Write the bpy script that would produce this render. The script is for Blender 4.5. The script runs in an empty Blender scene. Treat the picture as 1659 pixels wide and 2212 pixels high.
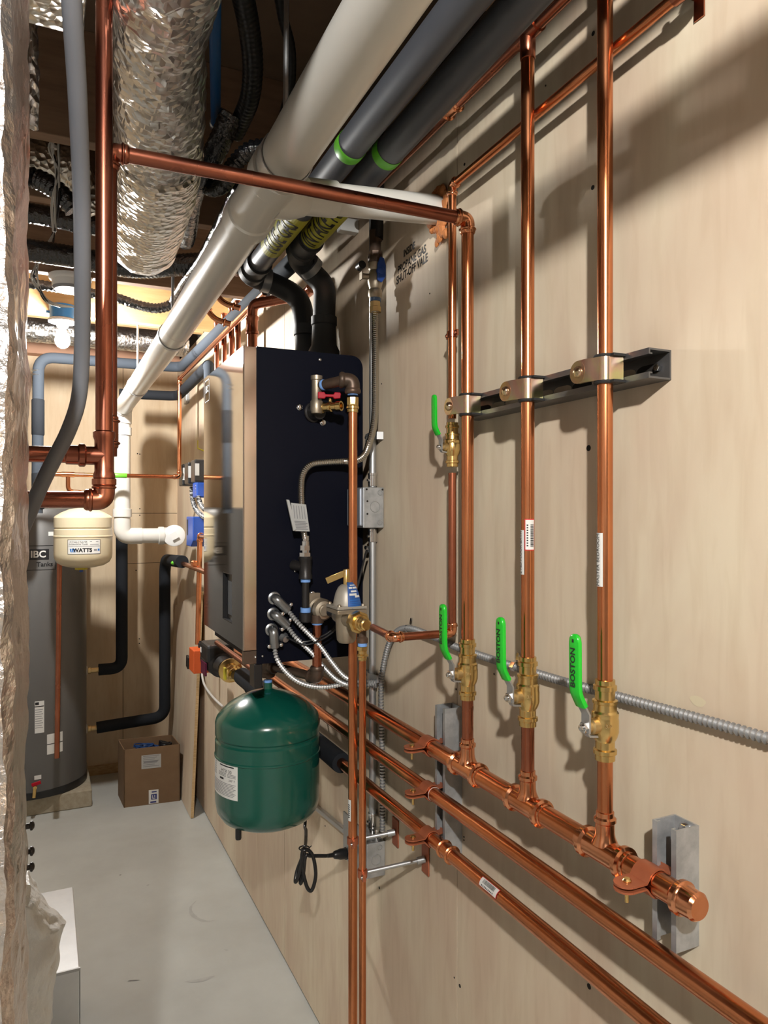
EXPOSURE = 0.45
import bpy, bmesh, math, random
from mathutils import Vector, Matrix, noise
random.seed(7)
S = bpy.context.scene
COL = S.collection
V = Vector
pi = math.pi

# ------------------------------------------------------------------ measured camera
H = 1.617                      # eye height (m)
WX = 0.79                      # face of the right-hand plywood wall
BY = 4.87                      # face of the back wall
F = 1580.0
TH = math.atan(0.4661)
sT, cT = math.sin(TH), math.cos(TH)
def ray(u, v):
    du = u - 829.5
    return V((F*sT + du*cT, F*cT - du*sT, 1110.0 - v))
def PX(u, v, X):
    d = ray(u, v); t = X/d.x
    return V((X, d.y*t, H + d.z*t))
def PY(u, v, Y):
    d = ray(u, v); t = Y/d.y
    return V((d.x*t, Y, H + d.z*t))
def PZ(u, v, Z):
    d = ray(u, v); t = (Z - H)/d.z
    return V((d.x*t, d.y*t, Z))

# ------------------------------------------------------------------ materials
def mat(name, col, rough=.5, metal=0.0, var=None, bump=None, coat=0.0, spec=.5, alpha=None, trans=0.0, aniso=0.0, rvar=None):
    m = bpy.data.materials.new(name); m.use_nodes = True
    nt = m.node_tree; N = nt.nodes; L = nt.links
    b = N['Principled BSDF']
    b.inputs['Base Color'].default_value = (*col, 1)
    b.inputs['Roughness'].default_value = rough
    b.inputs['Metallic'].default_value = metal
    b.inputs['Coat Weight'].default_value = coat
    b.inputs['Coat Roughness'].default_value = .08
    b.inputs['Specular IOR Level'].default_value = spec
    b.inputs['Transmission Weight'].default_value = trans
    tc = N.new('ShaderNodeTexCoord')
    def coords(st):
        mp = N.new('ShaderNodeMapping'); mp.inputs['Scale'].default_value = st
        L.new(tc.outputs['Object'], mp.inputs['Vector']); return mp.outputs['Vector']
    if var:
        scale, col2, st, lo, hi = var
        n = N.new('ShaderNodeTexNoise'); n.inputs['Scale'].default_value = scale
        n.inputs['Detail'].default_value = 6; n.inputs['Roughness'].default_value = .6
        L.new(coords(st), n.inputs['Vector'])
        r = N.new('ShaderNodeValToRGB')
        r.color_ramp.elements[0].position = lo; r.color_ramp.elements[0].color = (*col, 1)
        r.color_ramp.elements[1].position = hi; r.color_ramp.elements[1].color = (*col2, 1)
        L.new(n.outputs['Fac'], r.inputs['Fac']); L.new(r.outputs['Color'], b.inputs['Base Color'])
    if rvar:
        scale, lo, hi = rvar
        n = N.new('ShaderNodeTexNoise'); n.inputs['Scale'].default_value = scale
        n.inputs['Detail'].default_value = 4
        L.new(coords((1, 1, .4)), n.inputs['Vector'])
        mr = N.new('ShaderNodeMapRange'); mr.inputs[1].default_value = .3; mr.inputs[2].default_value = .7
        mr.inputs[3].default_value = lo; mr.inputs[4].default_value = hi
        L.new(n.outputs['Fac'], mr.inputs[0]); L.new(mr.outputs[0], b.inputs['Roughness'])
    if bump:
        kind, scale, strength, dist, st = bump
        if kind == 'noise':
            n = N.new('ShaderNodeTexNoise'); n.inputs['Detail'].default_value = 5; out = n.outputs['Fac']
        elif kind == 'wave':
            n = N.new('ShaderNodeTexWave'); out = n.outputs['Fac']; n.inputs['Distortion'].default_value = .6
        else:
            n = N.new('ShaderNodeTexVoronoi'); out = n.outputs['Distance']
            if kind == 'crinkle': n.distance = 'CHEBYCHEV'
        n.inputs['Scale'].default_value = scale
        L.new(coords(st), n.inputs['Vector'])
        bp = N.new('ShaderNodeBump'); bp.inputs['Strength'].default_value = strength
        bp.inputs['Distance'].default_value = dist
        L.new(out, bp.inputs['Height']); L.new(bp.outputs['Normal'], b.inputs['Normal'])
    return m

def mat_emit(name, col, strength):
    m = bpy.data.materials.new(name); m.use_nodes = True
    b = m.node_tree.nodes['Principled BSDF']
    b.inputs['Base Color'].default_value = (.8, .8, .8, 1)
    b.inputs['Emission Color'].default_value = (*col, 1)
    b.inputs['Emission Strength'].default_value = strength
    return m

def plywood(name, c1, c2, c3, rot=False):
    m = bpy.data.materials.new(name); m.use_nodes = True
    nt = m.node_tree; N = nt.nodes; L = nt.links; b = N['Principled BSDF']
    b.inputs['Roughness'].default_value = .62; b.inputs['Specular IOR Level'].default_value = .3
    tc = N.new('ShaderNodeTexCoord')
    def nz(sc, st, det=5, dis=0.0):
        mp = N.new('ShaderNodeMapping'); mp.inputs['Scale'].default_value = st
        L.new(tc.outputs['Object'], mp.inputs['Vector'])
        n = N.new('ShaderNodeTexNoise'); n.inputs['Scale'].default_value = sc; n.inputs['Detail'].default_value = det
        n.inputs['Distortion'].default_value = dis
        L.new(mp.outputs['Vector'], n.inputs['Vector']); return n.outputs['Fac']
    def ramp(fac, a, bb, lo, hi):
        r = N.new('ShaderNodeValToRGB'); e = r.color_ramp.elements
        e[0].position = lo; e[0].color = (*a, 1); e[1].position = hi; e[1].color = (*bb, 1)
        L.new(fac, r.inputs['Fac']); return r.outputs['Color']
    base = ramp(nz(2.4, (2.2, 2.2, .7), 5, .8), c1, c2, .36, .62)
    fine = ramp(nz(5, (9, 9, 1.3), 6, .6), (1, 1, 1), c3, .45, .85)
    mx = N.new('ShaderNodeMix'); mx.data_type = 'RGBA'; mx.blend_type = 'MULTIPLY'; mx.inputs['Factor'].default_value = .5
    L.new(base, mx.inputs['A']); L.new(fine, mx.inputs['B']); L.new(mx.outputs['Result'], b.inputs['Base Color'])
    bp = N.new('ShaderNodeBump'); bp.inputs['Strength'].default_value = .08; bp.inputs['Distance'].default_value = .002
    L.new(nz(20, (9, 9, .8), 4), bp.inputs['Height']); L.new(bp.outputs['Normal'], b.inputs['Normal'])
    return m

ONE = (1, 1, 1)
PLY = plywood('plywood', (.74, .63, .475), (.655, .515, .385), (.80, .74, .67))
PLYB = plywood('plywood_back', (.70, .565, .395), (.62, .47, .31), (.80, .72, .63))
PLYEDGE = mat('plywood_edge', (.42, .27, .12), .7, var=(30, (.55, .38, .2), (1, 1, 8), .4, .6))
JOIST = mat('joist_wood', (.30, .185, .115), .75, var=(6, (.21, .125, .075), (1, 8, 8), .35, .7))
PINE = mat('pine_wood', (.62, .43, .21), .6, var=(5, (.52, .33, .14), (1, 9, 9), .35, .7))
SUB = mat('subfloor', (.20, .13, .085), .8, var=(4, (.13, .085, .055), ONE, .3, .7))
CONC = mat('concrete', (.53, .54, .51), .58, var=(2.6, (.43, .43, .40), ONE, .32, .72), bump=('noise', 60, .12, .004, ONE), rvar=(3, .38, .7))
WALLD = mat('unfinished_wall', (.50, .485, .46), .8)
CBLOCK = mat('concrete_block', (.42, .37, .28), .85, var=(40, (.33, .28, .2), ONE, .3, .7), bump=('noise', 120, .4, .003, ONE))
COP = mat('copper_tube', (.70, .275, .125), .21, 1.0, var=(7, (.57, .205, .09), ONE, .40, .70), rvar=(6, .19, .29))
COPF = mat('copper_fitting', (.78, .345, .185), .16, 1.0, var=(14, (.64, .25, .115), ONE, .4, .7))
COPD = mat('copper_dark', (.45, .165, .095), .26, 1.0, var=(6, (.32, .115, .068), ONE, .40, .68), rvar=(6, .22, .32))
COPX = mat('copper_shaded', (.36, .125, .075), .27, 1.0, var=(6, (.23, .08, .055), ONE, .38, .68), rvar=(6, .22, .34))  # darker copper copy with shade and dark reflections put into its colour
COPP = mat('copper_painted', (.40, .12, .055), .42, .35, var=(30, (.33, .095, .045), ONE, .4, .7))
BRASS = mat('brass', (.78, .56, .23), .24, 1.0, var=(20, (.66, .45, .17), ONE, .4, .7))
BRASSC = mat('brass_cast', (.66, .49, .24), .42, 1.0, bump=('noise', 400, .25, .0006, ONE))
BRONZE = mat('bronze_cast', (.40, .34, .26), .45, .85, bump=('noise', 300, .3, .0006, ONE))
IRON = mat('black_iron', (.085, .058, .042), .42, .55, var=(30, (.13, .08, .055), ONE, .4, .7))
IRONB = mat('black_iron_dark', (.022, .020, .020), .40, .3)
CABLE = mat('cable_armour', (.80, .80, .80), .32, .7)
GROOVE = mat('cable_groove', (.20, .20, .20), .5, .4)
GALV = mat('galvanised_steel', (.50, .51, .52), .40, .55, var=(25, (.36, .37, .38), ONE, .4, .62))
GALVM = mat('galvanised_matte', (.50, .51, .52), .45, .9)
DSTEEL = mat('dark_strut_steel', (.14, .14, .145), .38, .7, var=(18, (.17, .165, .16), ONE, .45, .7))
CHROME = mat('zinc_bright', (.72, .72, .72), .16, 1.0)
DICHRO = mat('yellow_zinc', (.66, .46, .36), .22, 1.0, var=(35, (.62, .60, .30), ONE, .42, .62))
MIRR = mat('brushed_stainless', (.64, .61, .57), .045, 1.0)
MIRRT = mat('stainless_side', (.60, .52, .45), .16, 1.0)
BLKP = mat('black_powdercoat', (.0022, .0030, .0085), .5, 0, spec=.10)
BLK = mat('black_plastic', (.012, .012, .013), .35)
BLKS = mat('black_shiny_film', (.010, .011, .013), .12, 0, spec=.9, bump=('noise', 45, .55, .02, (1, 1, 1)))
RUB = mat('rubber', (.015, .015, .016), .6)
FOAM = mat('foam_insulation', (.016, .018, .022), .85, spec=.15)
FOAMG = mat('grey_foam', (.040, .048, .060), .85, spec=.15)
PVCW = mat('white_pvc', (.70, .675, .63), .28, var=(3, (.66, .63, .575), (1, .4, 1), .3, .7))
PVCG = mat('grey_pvc', (.085, .09, .105), .42)
PVCD = mat('dark_grey_pvc', (.035, .036, .038), .55)
CONDG = mat('grey_conduit', (.125, .132, .15), .36)
BLUEP = mat('blue_pipe', (.015, .10, .30), .4)
BLUE = mat('blue_plastic', (.02, .075, .36), .38)
BLUEB = mat('blue_box_plastic', (.03, .20, .50), .45)
BTAPE = mat('blue_thread_tape', (.19, .38, .80), .5)
GTAPE = mat('green_tape', (.13, .50, .03), .4)
GREENH = mat('green_vinyl_grip', (.012, .50, .025), .3, coat=.3)
RED = mat('red_handle', (.40, .004, .018), .5, spec=.25)
ORANGE = mat('orange_plastic', (.62, .10, .02), .4)
MAROON = mat('maroon_plastic', (.10, .006, .035), .35)
ENAM = mat('green_enamel', (.004, .082, .058), .22, coat=.5)
BEIGE = mat('beige_enamel', (.68, .585, .40), .3, coat=.3)
TANKG = mat('grey_tank', (.125, .122, .118), .42, .25)
CARD = mat('cardboard', (.205, .125, .065), .75, var=(12, (.18, .105, .053), ONE, .3, .7))
CARDI = mat('cardboard_inside', (.16, .095, .05), .8)
PAPER = mat('white_label', (.74, .73, .70), .5)
PAPERG = mat('grey_label', (.42, .42, .41), .5)
YELL = mat('yellow_label', (.50, .47, .045), .55)
INK = mat('black_ink', (.012, .012, .014), .5)
INKB = mat('blue_ink', (.02, .16, .50), .5)
INKN = mat('navy_ink', (.03, .04, .20), .5)
INKG = mat('grey_ink', (.22, .22, .23), .6)
INKR = mat('red_ink', (.60, .03, .03), .5)
HOLE = mat('dark_hole', (.012, .009, .007), .9)
FOIL = mat('foil_tape', (.66, .645, .625), .30, 1.0, bump=('crinkle', 60, .5, .012, (1, 1, .7)))
FOILB = mat('foil_bubble_wrap', (.66, .62, .55), .32, 1.0, bump=('cells', 62, .8, .012, ONE))
FOILW = mat('foil_wall', (.78, .72, .69), .30, 1.0, bump=('noise', 55, .8, .008, ONE))
SHEET = mat('sheet_metal', (.76, .78, .80), .46, 1.0, var=(6, (.70, .72, .74), ONE, .4, .6))
BAG = mat('white_plastic_film', (.86, .85, .83), .28, trans=.08, bump=('noise', 30, .7, .02, (1, 1, .6)))
WHITE = mat('white_plastic', (.72, .71, .69), .4)
OFFW = mat('white_cable', (.62, .60, .57), .45)
FOAMO = mat('orange_spray_foam', (.60, .22, .07), .75, bump=('noise', 60, .8, .006, ONE))
SCREEN = mat('grey_screen', (.10, .11, .12), .12)
YELP = mat('yellow_plastic', (.55, .46, .03), .4)
WIREB = mat('blue_wire', (.015, .06, .20), .4)
BULB = mat_emit('lamp_glass', (1.0, .985, .94), 1.0)
BULB2 = mat_emit('lamp_glass_cool', (1.0, .985, .95), 1.0)

# ------------------------------------------------------------------ mesh building
def frame(d, up=None):
    d = d.normalized()
    a = up if up is not None else (V((0, 0, 1)) if abs(d.z) < .9 else V((0, 1, 0)))
    x = a.cross(d)
    if x.length < 1e-6: x = V((1, 0, 0)).cross(d)
    x.normalize(); y = d.cross(x)
    return x, y, d
class MB:
    def __init__(s): s.v = []; s.f = []; s.m = []; s.cur = 0
    def mat(s, i): s.cur = i; return s
    def add(s, vs, fs):
        o = len(s.v); s.v += [V(p) for p in vs]
        for f in fs: s.f.append([o+i for i in f]); s.m.append(s.cur)
        return s
    def box(s, lo, hi):
        a, b = V(lo), V(hi)
        vs = [(x, y, z) for x in (a.x, b.x) for y in (a.y, b.y) for z in (a.z, b.z)]
        return s.add(vs, [(0, 1, 3, 2), (4, 6, 7, 5), (0, 4, 5, 1), (2, 3, 7, 6), (0, 2, 6, 4), (1, 5, 7, 3)])
    def obox(s, c, x, y, z):            # centre and three half-vectors
        c, x, y, z = V(c), V(x), V(y), V(z)
        vs = [c + i*x + j*y + k*z for i in (-1, 1) for j in (-1, 1) for k in (-1, 1)]
        return s.add(vs, [(0, 1, 3, 2), (4, 6, 7, 5), (0, 4, 5, 1), (2, 3, 7, 6), (0, 2, 6, 4), (1, 5, 7, 3)])
    def tube(s, path, r, n=16, cap=True, up=None):
        P = [V(p) for p in path]; k = len(P)
        R = r if isinstance(r, (list, tuple)) else [r]*k
        vs = []; px = None
        for i in range(k):
            d = (P[min(i+1, k-1)] - P[max(i-1, 0)])
            if d.length < 1e-9: d = V((0, 0, 1))
            d.normalize()
            if px is None: px, py, _ = frame(d, up)
            else:
                px = px - d*px.dot(d)
                if px.length < 1e-6: px, py, _ = frame(d)
                px.normalize(); py = d.cross(px)
            for j in range(n):
                a = 2*pi*j/n
                vs.append(P[i] + R[i]*(math.cos(a)*px + math.sin(a)*py))
        fs = [(i*n+j, i*n+(j+1) % n, (i+1)*n+(j+1) % n, (i+1)*n+j) for i in range(k-1) for j in range(n)]
        if cap: fs += [tuple(range(n-1, -1, -1)), tuple((k-1)*n+j for j in range(n))]
        return s.add(vs, fs)
    def lathe(s, prof, o=(0, 0, 0), d=(0, 0, 1), n=28, cap=True):
        o, d = V(o), V(d); x, y, d = frame(d); k = len(prof)
        vs = [o + d*h + r*(math.cos(2*pi*j/n)*x + math.sin(2*pi*j/n)*y) for r, h in prof for j in range(n)]
        fs = [(i*n+j, i*n+(j+1) % n, (i+1)*n+(j+1) % n, (i+1)*n+j) for i in range(k-1) for j in range(n)]
        if cap: fs += [tuple(range(n-1, -1, -1)), tuple((k-1)*n+j for j in range(n))]
        return s.add(vs, fs)
    def cyl(s, a, b, r, n=20):
        a, b = V(a), V(b); return s.lathe([(r, 0), (r, (b-a).length)], a, b-a, n)
    def ring(s, c, d, r, w, k=5, n=22):   # rounded bead round a pipe
        prof = [(r*(1-.22) + r*.22*math.sin(pi*i/k), -w/2 + w*i/k) for i in range(k+1)]
        return s.lathe(prof, c, d, n, cap=False)
    def torus(s, c, d, R, r, n=24, k=10, a0=0, a1=2*pi):
        x, y, d = frame(V(d)); c = V(c); full = abs(a1-a0-2*pi) < 1e-6
        pts = [c + R*(math.cos(a0+(a1-a0)*i/n)*x + math.sin(a0+(a1-a0)*i/n)*y) for i in range(n+1)]
        return s.tube(pts, r, k)
    def hexa(s, c, d, r, h, n=6): return s.lathe([(r*.9, 0), (r, h*.12), (r, h*.88), (r*.9, h)], c, d, n)
    def sph(s, c, r, n=16, k=10, sc=(1, 1, 1)):
        vs = []; fs = []
        for i in range(k+1):
            t = pi*i/k
            for j in range(n):
                a = 2*pi*j/n
                vs.append(V(c) + V((r*sc[0]*math.sin(t)*math.cos(a), r*sc[1]*math.sin(t)*math.sin(a), -r*sc[2]*math.cos(t))))
        fs = [(i*n+j, i*n+(j+1) % n, (i+1)*n+(j+1) % n, (i+1)*n+j) for i in range(k) for j in range(n)]
        return s.add(vs, fs)
    def prism(s, poly, o, x, y, dep):     # polygon in plane o,x,y, extruded by vector dep
        o, x, y, dep = V(o), V(x), V(y), V(dep); n = len(poly)
        vs = [o + a*x + b*y for a, b in poly] + [o + a*x + b*y + dep for a, b in poly]
        fs = [tuple(range(n-1, -1, -1)), tuple(range(n, 2*n))] + [(i, (i+1) % n, n+(i+1) % n, n+i) for i in range(n)]
        return s.add(vs, fs)
    def strip(s, pts, wv, th):            # bent flat bar: path pts, half-width vector, thickness
        P = [V(p) for p in pts]; wv = V(wv); vs = []; k = len(P)
        for i in range(k):
            d = (P[min(i+1, k-1)] - P[max(i-1, 0)]).normalized(); nn = d.cross(wv).normalized()*th/2
            vs += [P[i]-wv-nn, P[i]+wv-nn, P[i]+wv+nn, P[i]-wv+nn]
        fs = [(4*i+j, 4*i+(j+1) % 4, 4*i+4+(j+1) % 4, 4*i+4+j) for i in range(k-1) for j in range(4)]
        fs += [(3, 2, 1, 0), tuple(4*(k-1)+j for j in range(4))]
        return s.add(vs, fs)
    def patch(s, fn, x0, x1, y0, y1, nx, ny, z=0.0):
        vs = [fn(x0+(x1-x0)*i/nx, y0+(y1-y0)*j/ny, z) for j in range(ny+1) for i in range(nx+1)]
        fs = [(j*(nx+1)+i, j*(nx+1)+i+1, (j+1)*(nx+1)+i+1, (j+1)*(nx+1)+i) for j in range(ny) for i in range(nx)]
        return s.add(vs, fs)
    def text(s, txt, size, fn, z=.0004, at=(0, 0), wide=1.0, bold=0.0, align='CENTER', dice=0.0):
        vs, fs = text_mesh(txt, size, bold, align)
        if dice:                          # cut the letters into bands so they can bend round a pipe
            bm = bmesh.new(); bv = [bm.verts.new((a, b, 0)) for a, b in vs]
            for f in fs:
                try: bm.faces.new([bv[i] for i in f])
                except ValueError: pass
            y = min(b for a, b in vs) + dice
            while y < max(b for a, b in vs):
                bmesh.ops.bisect_plane(bm, geom=bm.verts[:]+bm.edges[:]+bm.faces[:], plane_co=(0, y, 0), plane_no=(0, 1, 0)); y += dice
            bm.verts.index_update(); vs = [(p.co.x, p.co.y) for p in bm.verts]; fs = [tuple(p.index for p in f.verts) for f in bm.faces]; bm.free()
        return s.add([fn(a*wide+at[0], b+at[1], z) for a, b in vs], fs)
    def disp(s, amp, scale, seed=0.0):
        for i, p in enumerate(s.v):
            q = p*scale + V((seed, seed*1.3, seed*.7))
            s.v[i] = p + noise.noise_vector(q)*amp + noise.noise_vector(q*2.7)*amp*.45
        return s
    def build(s, name, mats, parent=None, smooth=True, angle=38, bevel=0.0, origin=None):
        if parent is not None: org = base_of(parent)
        elif origin is not None: org = V(origin)
        else:
            xs = [p.x for p in s.v]; ys = [p.y for p in s.v]; zs = [p.z for p in s.v]
            org = V(((min(xs)+max(xs))/2, (min(ys)+max(ys))/2, min(zs)))
        me = bpy.data.meshes.new(name)
        me.from_pydata([tuple(p-org) for p in s.v], [], s.f)
        if not isinstance(mats, (list, tuple)): mats = [mats]
        for m in mats: me.materials.append(m)
        me.polygons.foreach_set('material_index', s.m)
        if smooth:
            me.polygons.foreach_set('use_smooth', [True]*len(s.f))
            me.set_sharp_from_angle(angle=math.radians(angle))
        me.update()
        o = bpy.data.objects.new(name, me); COL.objects.link(o)
        if parent is not None: o.parent = parent; o['_b'] = tuple(org)
        else: o.location = org; o['_b'] = tuple(org)
        if bevel > 0:
            md = o.modifiers.new('bevel', 'BEVEL'); md.width = bevel; md.segments = 2; md.limit_method = 'ANGLE'
            md.angle_limit = math.radians(50)
        return o
def base_of(o): return V(o['_b'])

_tc = {}
def text_mesh(txt, size, bold=0.0, align='CENTER'):
    key = (txt, size, bold, align)
    if key in _tc: return _tc[key]
    c = bpy.data.curves.new('t', 'FONT'); c.body = txt; c.size = size; c.align_x = align; c.align_y = 'CENTER'
    c.offset = bold; c.resolution_u = 3
    o = bpy.data.objects.new('t', c); COL.objects.link(o)
    dg = bpy.context.evaluated_depsgraph_get()
    me = bpy.data.meshes.new_from_object(o.evaluated_get(dg))
    r = ([(p.co.x, p.co.y) for p in me.vertices], [tuple(f.vertices) for f in me.polygons])
    bpy.data.objects.remove(o); bpy.data.curves.remove(c); bpy.data.meshes.remove(me)
    _tc[key] = r
    return r

def plane_fn(o, right, up):
    o, right, up = V(o), V(right).normalized(), V(up).normalized(); n = right.cross(up)
    return lambda x, y, z=0.0: o + right*x + up*y + n*z
def cyl_fn(o, axis, nrm, r, along='y'):  # wraps the other coordinate round a cylinder
    o, axis, nrm = V(o), V(axis).normalized(), V(nrm).normalized()
    def fn(x, y, z=0.0):
        a, l = (x, y) if along == 'y' else (y, x)
        th = a/r
        if along == 'y': tang = axis.cross(nrm)      # x (right) = up x normal
        else: tang = nrm.cross(axis)                 # y (up) = normal x right
        return o + axis*l + (r+z)*(math.cos(th)*nrm + math.sin(th)*tang)
    return fn

def tag(o, label, cat, group=None):
    o['label'] = label; o['category'] = cat
    if group: o['group'] = group
    return o
def T(name, label, cat, loc, group=None):
    o = bpy.data.objects.new(name, None); COL.objects.link(o); o.empty_display_size = .05
    o.location = loc; o['_b'] = tuple(loc); return tag(o, label, cat, group)
def struct(mb, name, mats, **k):
    o = mb.build(name, mats, **k); o['kind'] = 'structure'; return o

def smooth_path(pts, rad, k=7):
    P = [V(p) for p in pts]; out = [P[0]]
    for i in range(1, len(P)-1):
        a = (P[i-1]-P[i]); b = (P[i+1]-P[i])
        la, lb = a.length, b.length; a.normalize(); b.normalize()
        r = min(rad, la*.48, lb*.48)
        p0, p2 = P[i]+a*r, P[i]+b*r
        for j in range(k+1):
            t = j/k; out.append(p0*(1-t)**2 + P[i]*2*t*(1-t) + p2*t*t)
    out.append(P[-1]); return out
def resample(path, step):
    P = [V(p) for p in path]; out = [P[0]]; acc = 0.0
    for a, b in zip(P, P[1:]):
        L = (b-a).length
        if L < 1e-9: continue
        d = step-acc
        while d <= L:
            out.append(a + (b-a)*(d/L)); d += step
        acc = L-(d-step)
    return out
def spline(pts, k=8):
    P = [V(p) for p in pts]; P = [P[0]*2-P[1]] + P + [P[-1]*2-P[-2]]; out = []
    for i in range(1, len(P)-2):
        for j in range(k):
            t = j/k
            out.append(.5*((2*P[i]) + (P[i+1]-P[i-1])*t + (2*P[i-1]-5*P[i]+4*P[i+1]-P[i+2])*t*t + (3*P[i]-P[i-1]-3*P[i+1]+P[i+2])*t**3))
    out.append(P[-2]); return out

# ---- pipe runs: straight lengths are parts named pipe, every corner a fitting named elbow
def elbow(parent, c, a, b, r, m, L=2.1, fat=1.16, bead=True, name='elbow'):
    c = V(c); a = V(a).normalized(); b = V(b).normalized(); l = r*L
    e = MB(); e.tube(smooth_path([c+a*l, c, c+b*l], r*1.6, 8), r*fat, 18)
    for d in (a, b):
        e.lathe([(r*fat, -.35*r), (r*1.26, -.1*r), (r*1.26, .25*r), (r*1.08, .5*r)], c+d*l*.92, d, 20)
        if bead: e.ring(c+d*l*.80, d, r*1.42, r*.55)
    return e.build(name, m, parent)
def run(name, label, cat, pts, r, m, fm=None, group=None, L=2.1, bead=True, fat=1.16, base=None):
    P = [V(p) for p in pts]
    t = T(name, label, cat, base if base is not None else min(P, key=lambda p: p.z), group)
    add_run(t, P, r, m, fm or m, L, bead, fat); return t
def add_run(t, P, r, m, fm, L=2.1, bead=True, fat=1.16):
    P = [V(p) for p in P]
    for i in range(len(P)-1):
        a, b = P[i], P[i+1]; d = (b-a).normalized()
        if i > 0: a = a + d*r*L*.8
        if i < len(P)-2: b = b - d*r*L*.8
        if (b-a).length > .004:
            k = MB(); k.cyl(a, b, r, 20); k.build('pipe', m, t)
    for i in range(1, len(P)-1): elbow(t, P[i], P[i-1]-P[i], P[i+1]-P[i], r, fm, L, fat, bead)
def coupling(parent, c, d, r, m, w=None, name='coupling'):
    w = w or r*3.2; c = V(c); d = V(d).normalized(); k = MB()
    k.lathe([(r*1.02, -w/2), (r*1.16, -w/2+.002), (r*1.16, w/2-.002), (r*1.02, w/2)], c, d, 20)
    for s in (-1, 1): k.ring(c+d*s*w*.34, d, r*1.42, r*.5)
    return k.build(name, m, parent)
def ridged(path, r, pitch=.006, depth=.24, n=12, dark=False):
    P = resample(path, pitch/3); R = [r*(1+depth*math.sin(2*pi*i/3)) if i % 3 != 2 else r*(1-depth) for i in range(len(P))]
    k = MB().tube(P, R, n)
    if dark:
        for i in range(len(P)-1):
            if i % 3 == 1:
                for j in range(n): k.m[i*n+j] = 1
    return k
# ================================================================== SETTING
k = MB().box((-2.6, -3.6, -.08), (.9, 5.0, 0)); struct(k, 'floor', CONC, smooth=False)
fl = bpy.data.objects['floor']
def smudge(pts, w, m):
    k = MB(); n = len(pts); P = [PZ(u, v, .0006) for u, v in pts]; P = spline(P, 5); n = len(P)
    vs = []
    for i, p in enumerate(P):
        d = (P[min(i+1, n-1)]-P[max(i-1, 0)]).normalized(); s = V((-d.y, d.x, 0)); ww = w*math.sin(pi*(i+.3)/(n-.4))*(.8+.4*noise.noise(p*40))
        vs += [p-s*ww, p+s*ww]
    k.add(vs, [(2*i, 2*i+1, 2*i+3, 2*i+2) for i in range(n-1)]); o = k.build('stain', m, fl, smooth=False)
STAIN = mat('floor_stain', (.36, .355, .345), .6, var=(30, (.46, .46, .43), ONE, .3, .7)); STAIN2 = mat('floor_stain_dark', (.20, .19, .18), .6)
smudge([(425, 1945), (413, 1958), (413, 1972), (425, 1983), (445, 1990), (468, 1987)], .010, STAIN)
smudge([(400, 2120), (430, 2118), (465, 2108)], .012, STAIN)
smudge([(276, 2119), (285, 2118), (302, 2117)], .005, STAIN2)
smudge([(258, 1891), (262, 1889)], .005, STAIN2); smudge([(317, 1914), (322, 1910)], .006, STAIN); smudge([(483, 2051), (494, 2053)], .006, STAIN)
k = MB(); ys = [-3.6, -2.33, -1.11, .11, 1.33, 2.545, 3.76, 4.90]
for a, b in zip(ys, ys[1:]): k.box((WX, a+.0012, .012), (WX+.018, b-.0012, 2.60))
k.mat(1).box((WX+.012, -3.6, 0), (WX+.05, 4.95, 2.72))
k.mat(1)
for u, v, w in ((1280, 405, 1), (1271, 968, 1.3), (1281, 72, 1), (1003, 355, .8), (1298, 122, .5), (993, 2130, 1.0), (981, 2112, .5), (819, 1918, .9),
             (1272, 2131, 1.2), (1002, 1808, .5), (1002, 1815, .5), (1067, 1456, .5), (824, 829, .5), (928, 634, .5), (1178, 185, .4), (985, 1489, .6), (702, 1784, .7)):
    p = PX(u, v, WX-.0006); k.lathe([(.0038*w, 0), (.0038*w, .001)], p, (1, 0, 0), 10)
wr = struct(k, 'wall_right', [PLY, HOLE], smooth=False)
# pale knot patch on the plywood and the pencilled / marker note
k = MB(); fn = plane_fn((WX-.0007, 0, 0), (0, -1, 0), (0, 0, 1))
for txt, (u, v), sz in (('INSIDE', (884, 540), .0235), ('PROPANE GAS', (889, 562), .0265), ('SHUT-OFF VALE', (889, 583), .027)):
    p = PX(u, v, WX)
    a = math.radians(3)
    f2 = lambda x, y, z, p=p: V((WX-.0007, p.y - x*math.cos(a), p.z + y + x*math.sin(a)))
    k.text(txt, sz, f2, 0, wide=.84, bold=.0007)
k.build('handwriting', INK, wr, smooth=False)
k = MB(); p = PX(1507, 1515, WX-.0005)
k.add([p + V((0, -.013*math.cos(t*.4)*(1+.12*math.sin(3*t*.4)), .007*math.sin(t*.4))) for t in range(16)], [tuple(range(16))])
k.build('filler_patch', mat('wood_filler', (.70, .60, .42), .7), wr, smooth=False)

k = MB()
for a, b, lo, hi in ((-2.6, .455, .05, 2.57), (.458, WX, 1.622, 2.57), (.458, WX, 1.305, 1.619), (.458, WX, .05, 1.302)):
    k.box((a, BY, lo), (b, BY+.018, hi))
k.mat(1)
k.box((-2.6, BY+.012, 0), (WX+.05, BY+.06, 2.72))
for u, v in ((302, 981), (297, 980), (302, 1099), (302, 1113), (301, 1380), (301, 1390), (294, 1232)):
    p = PY(u, v, BY-.001); k.lathe([(.004, 0), (.004, .001)], p, (0, 1, 0), 8)
struct(k, 'wall_back', [PLYB, HOLE], smooth=False)
struct(MB().box((-2.6, BY-.02, 0), (WX, BY+.02, .055)), 'baseboard_back', PLYEDGE, smooth=False)
struct(MB().box((-2.62, -3.6, 0), (-2.6, 4.95, 2.72)), 'wall_left', WALLD, smooth=False)
struct(MB().box((-2.6, -3.62, 0), (.9, -3.6, 2.72)), 'wall_rear', WALLD, smooth=False)
struct(MB().box((-2.62, -3.62, 2.72), (.9, 5.0, 2.76)), 'ceiling', SUB, smooth=False)
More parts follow.
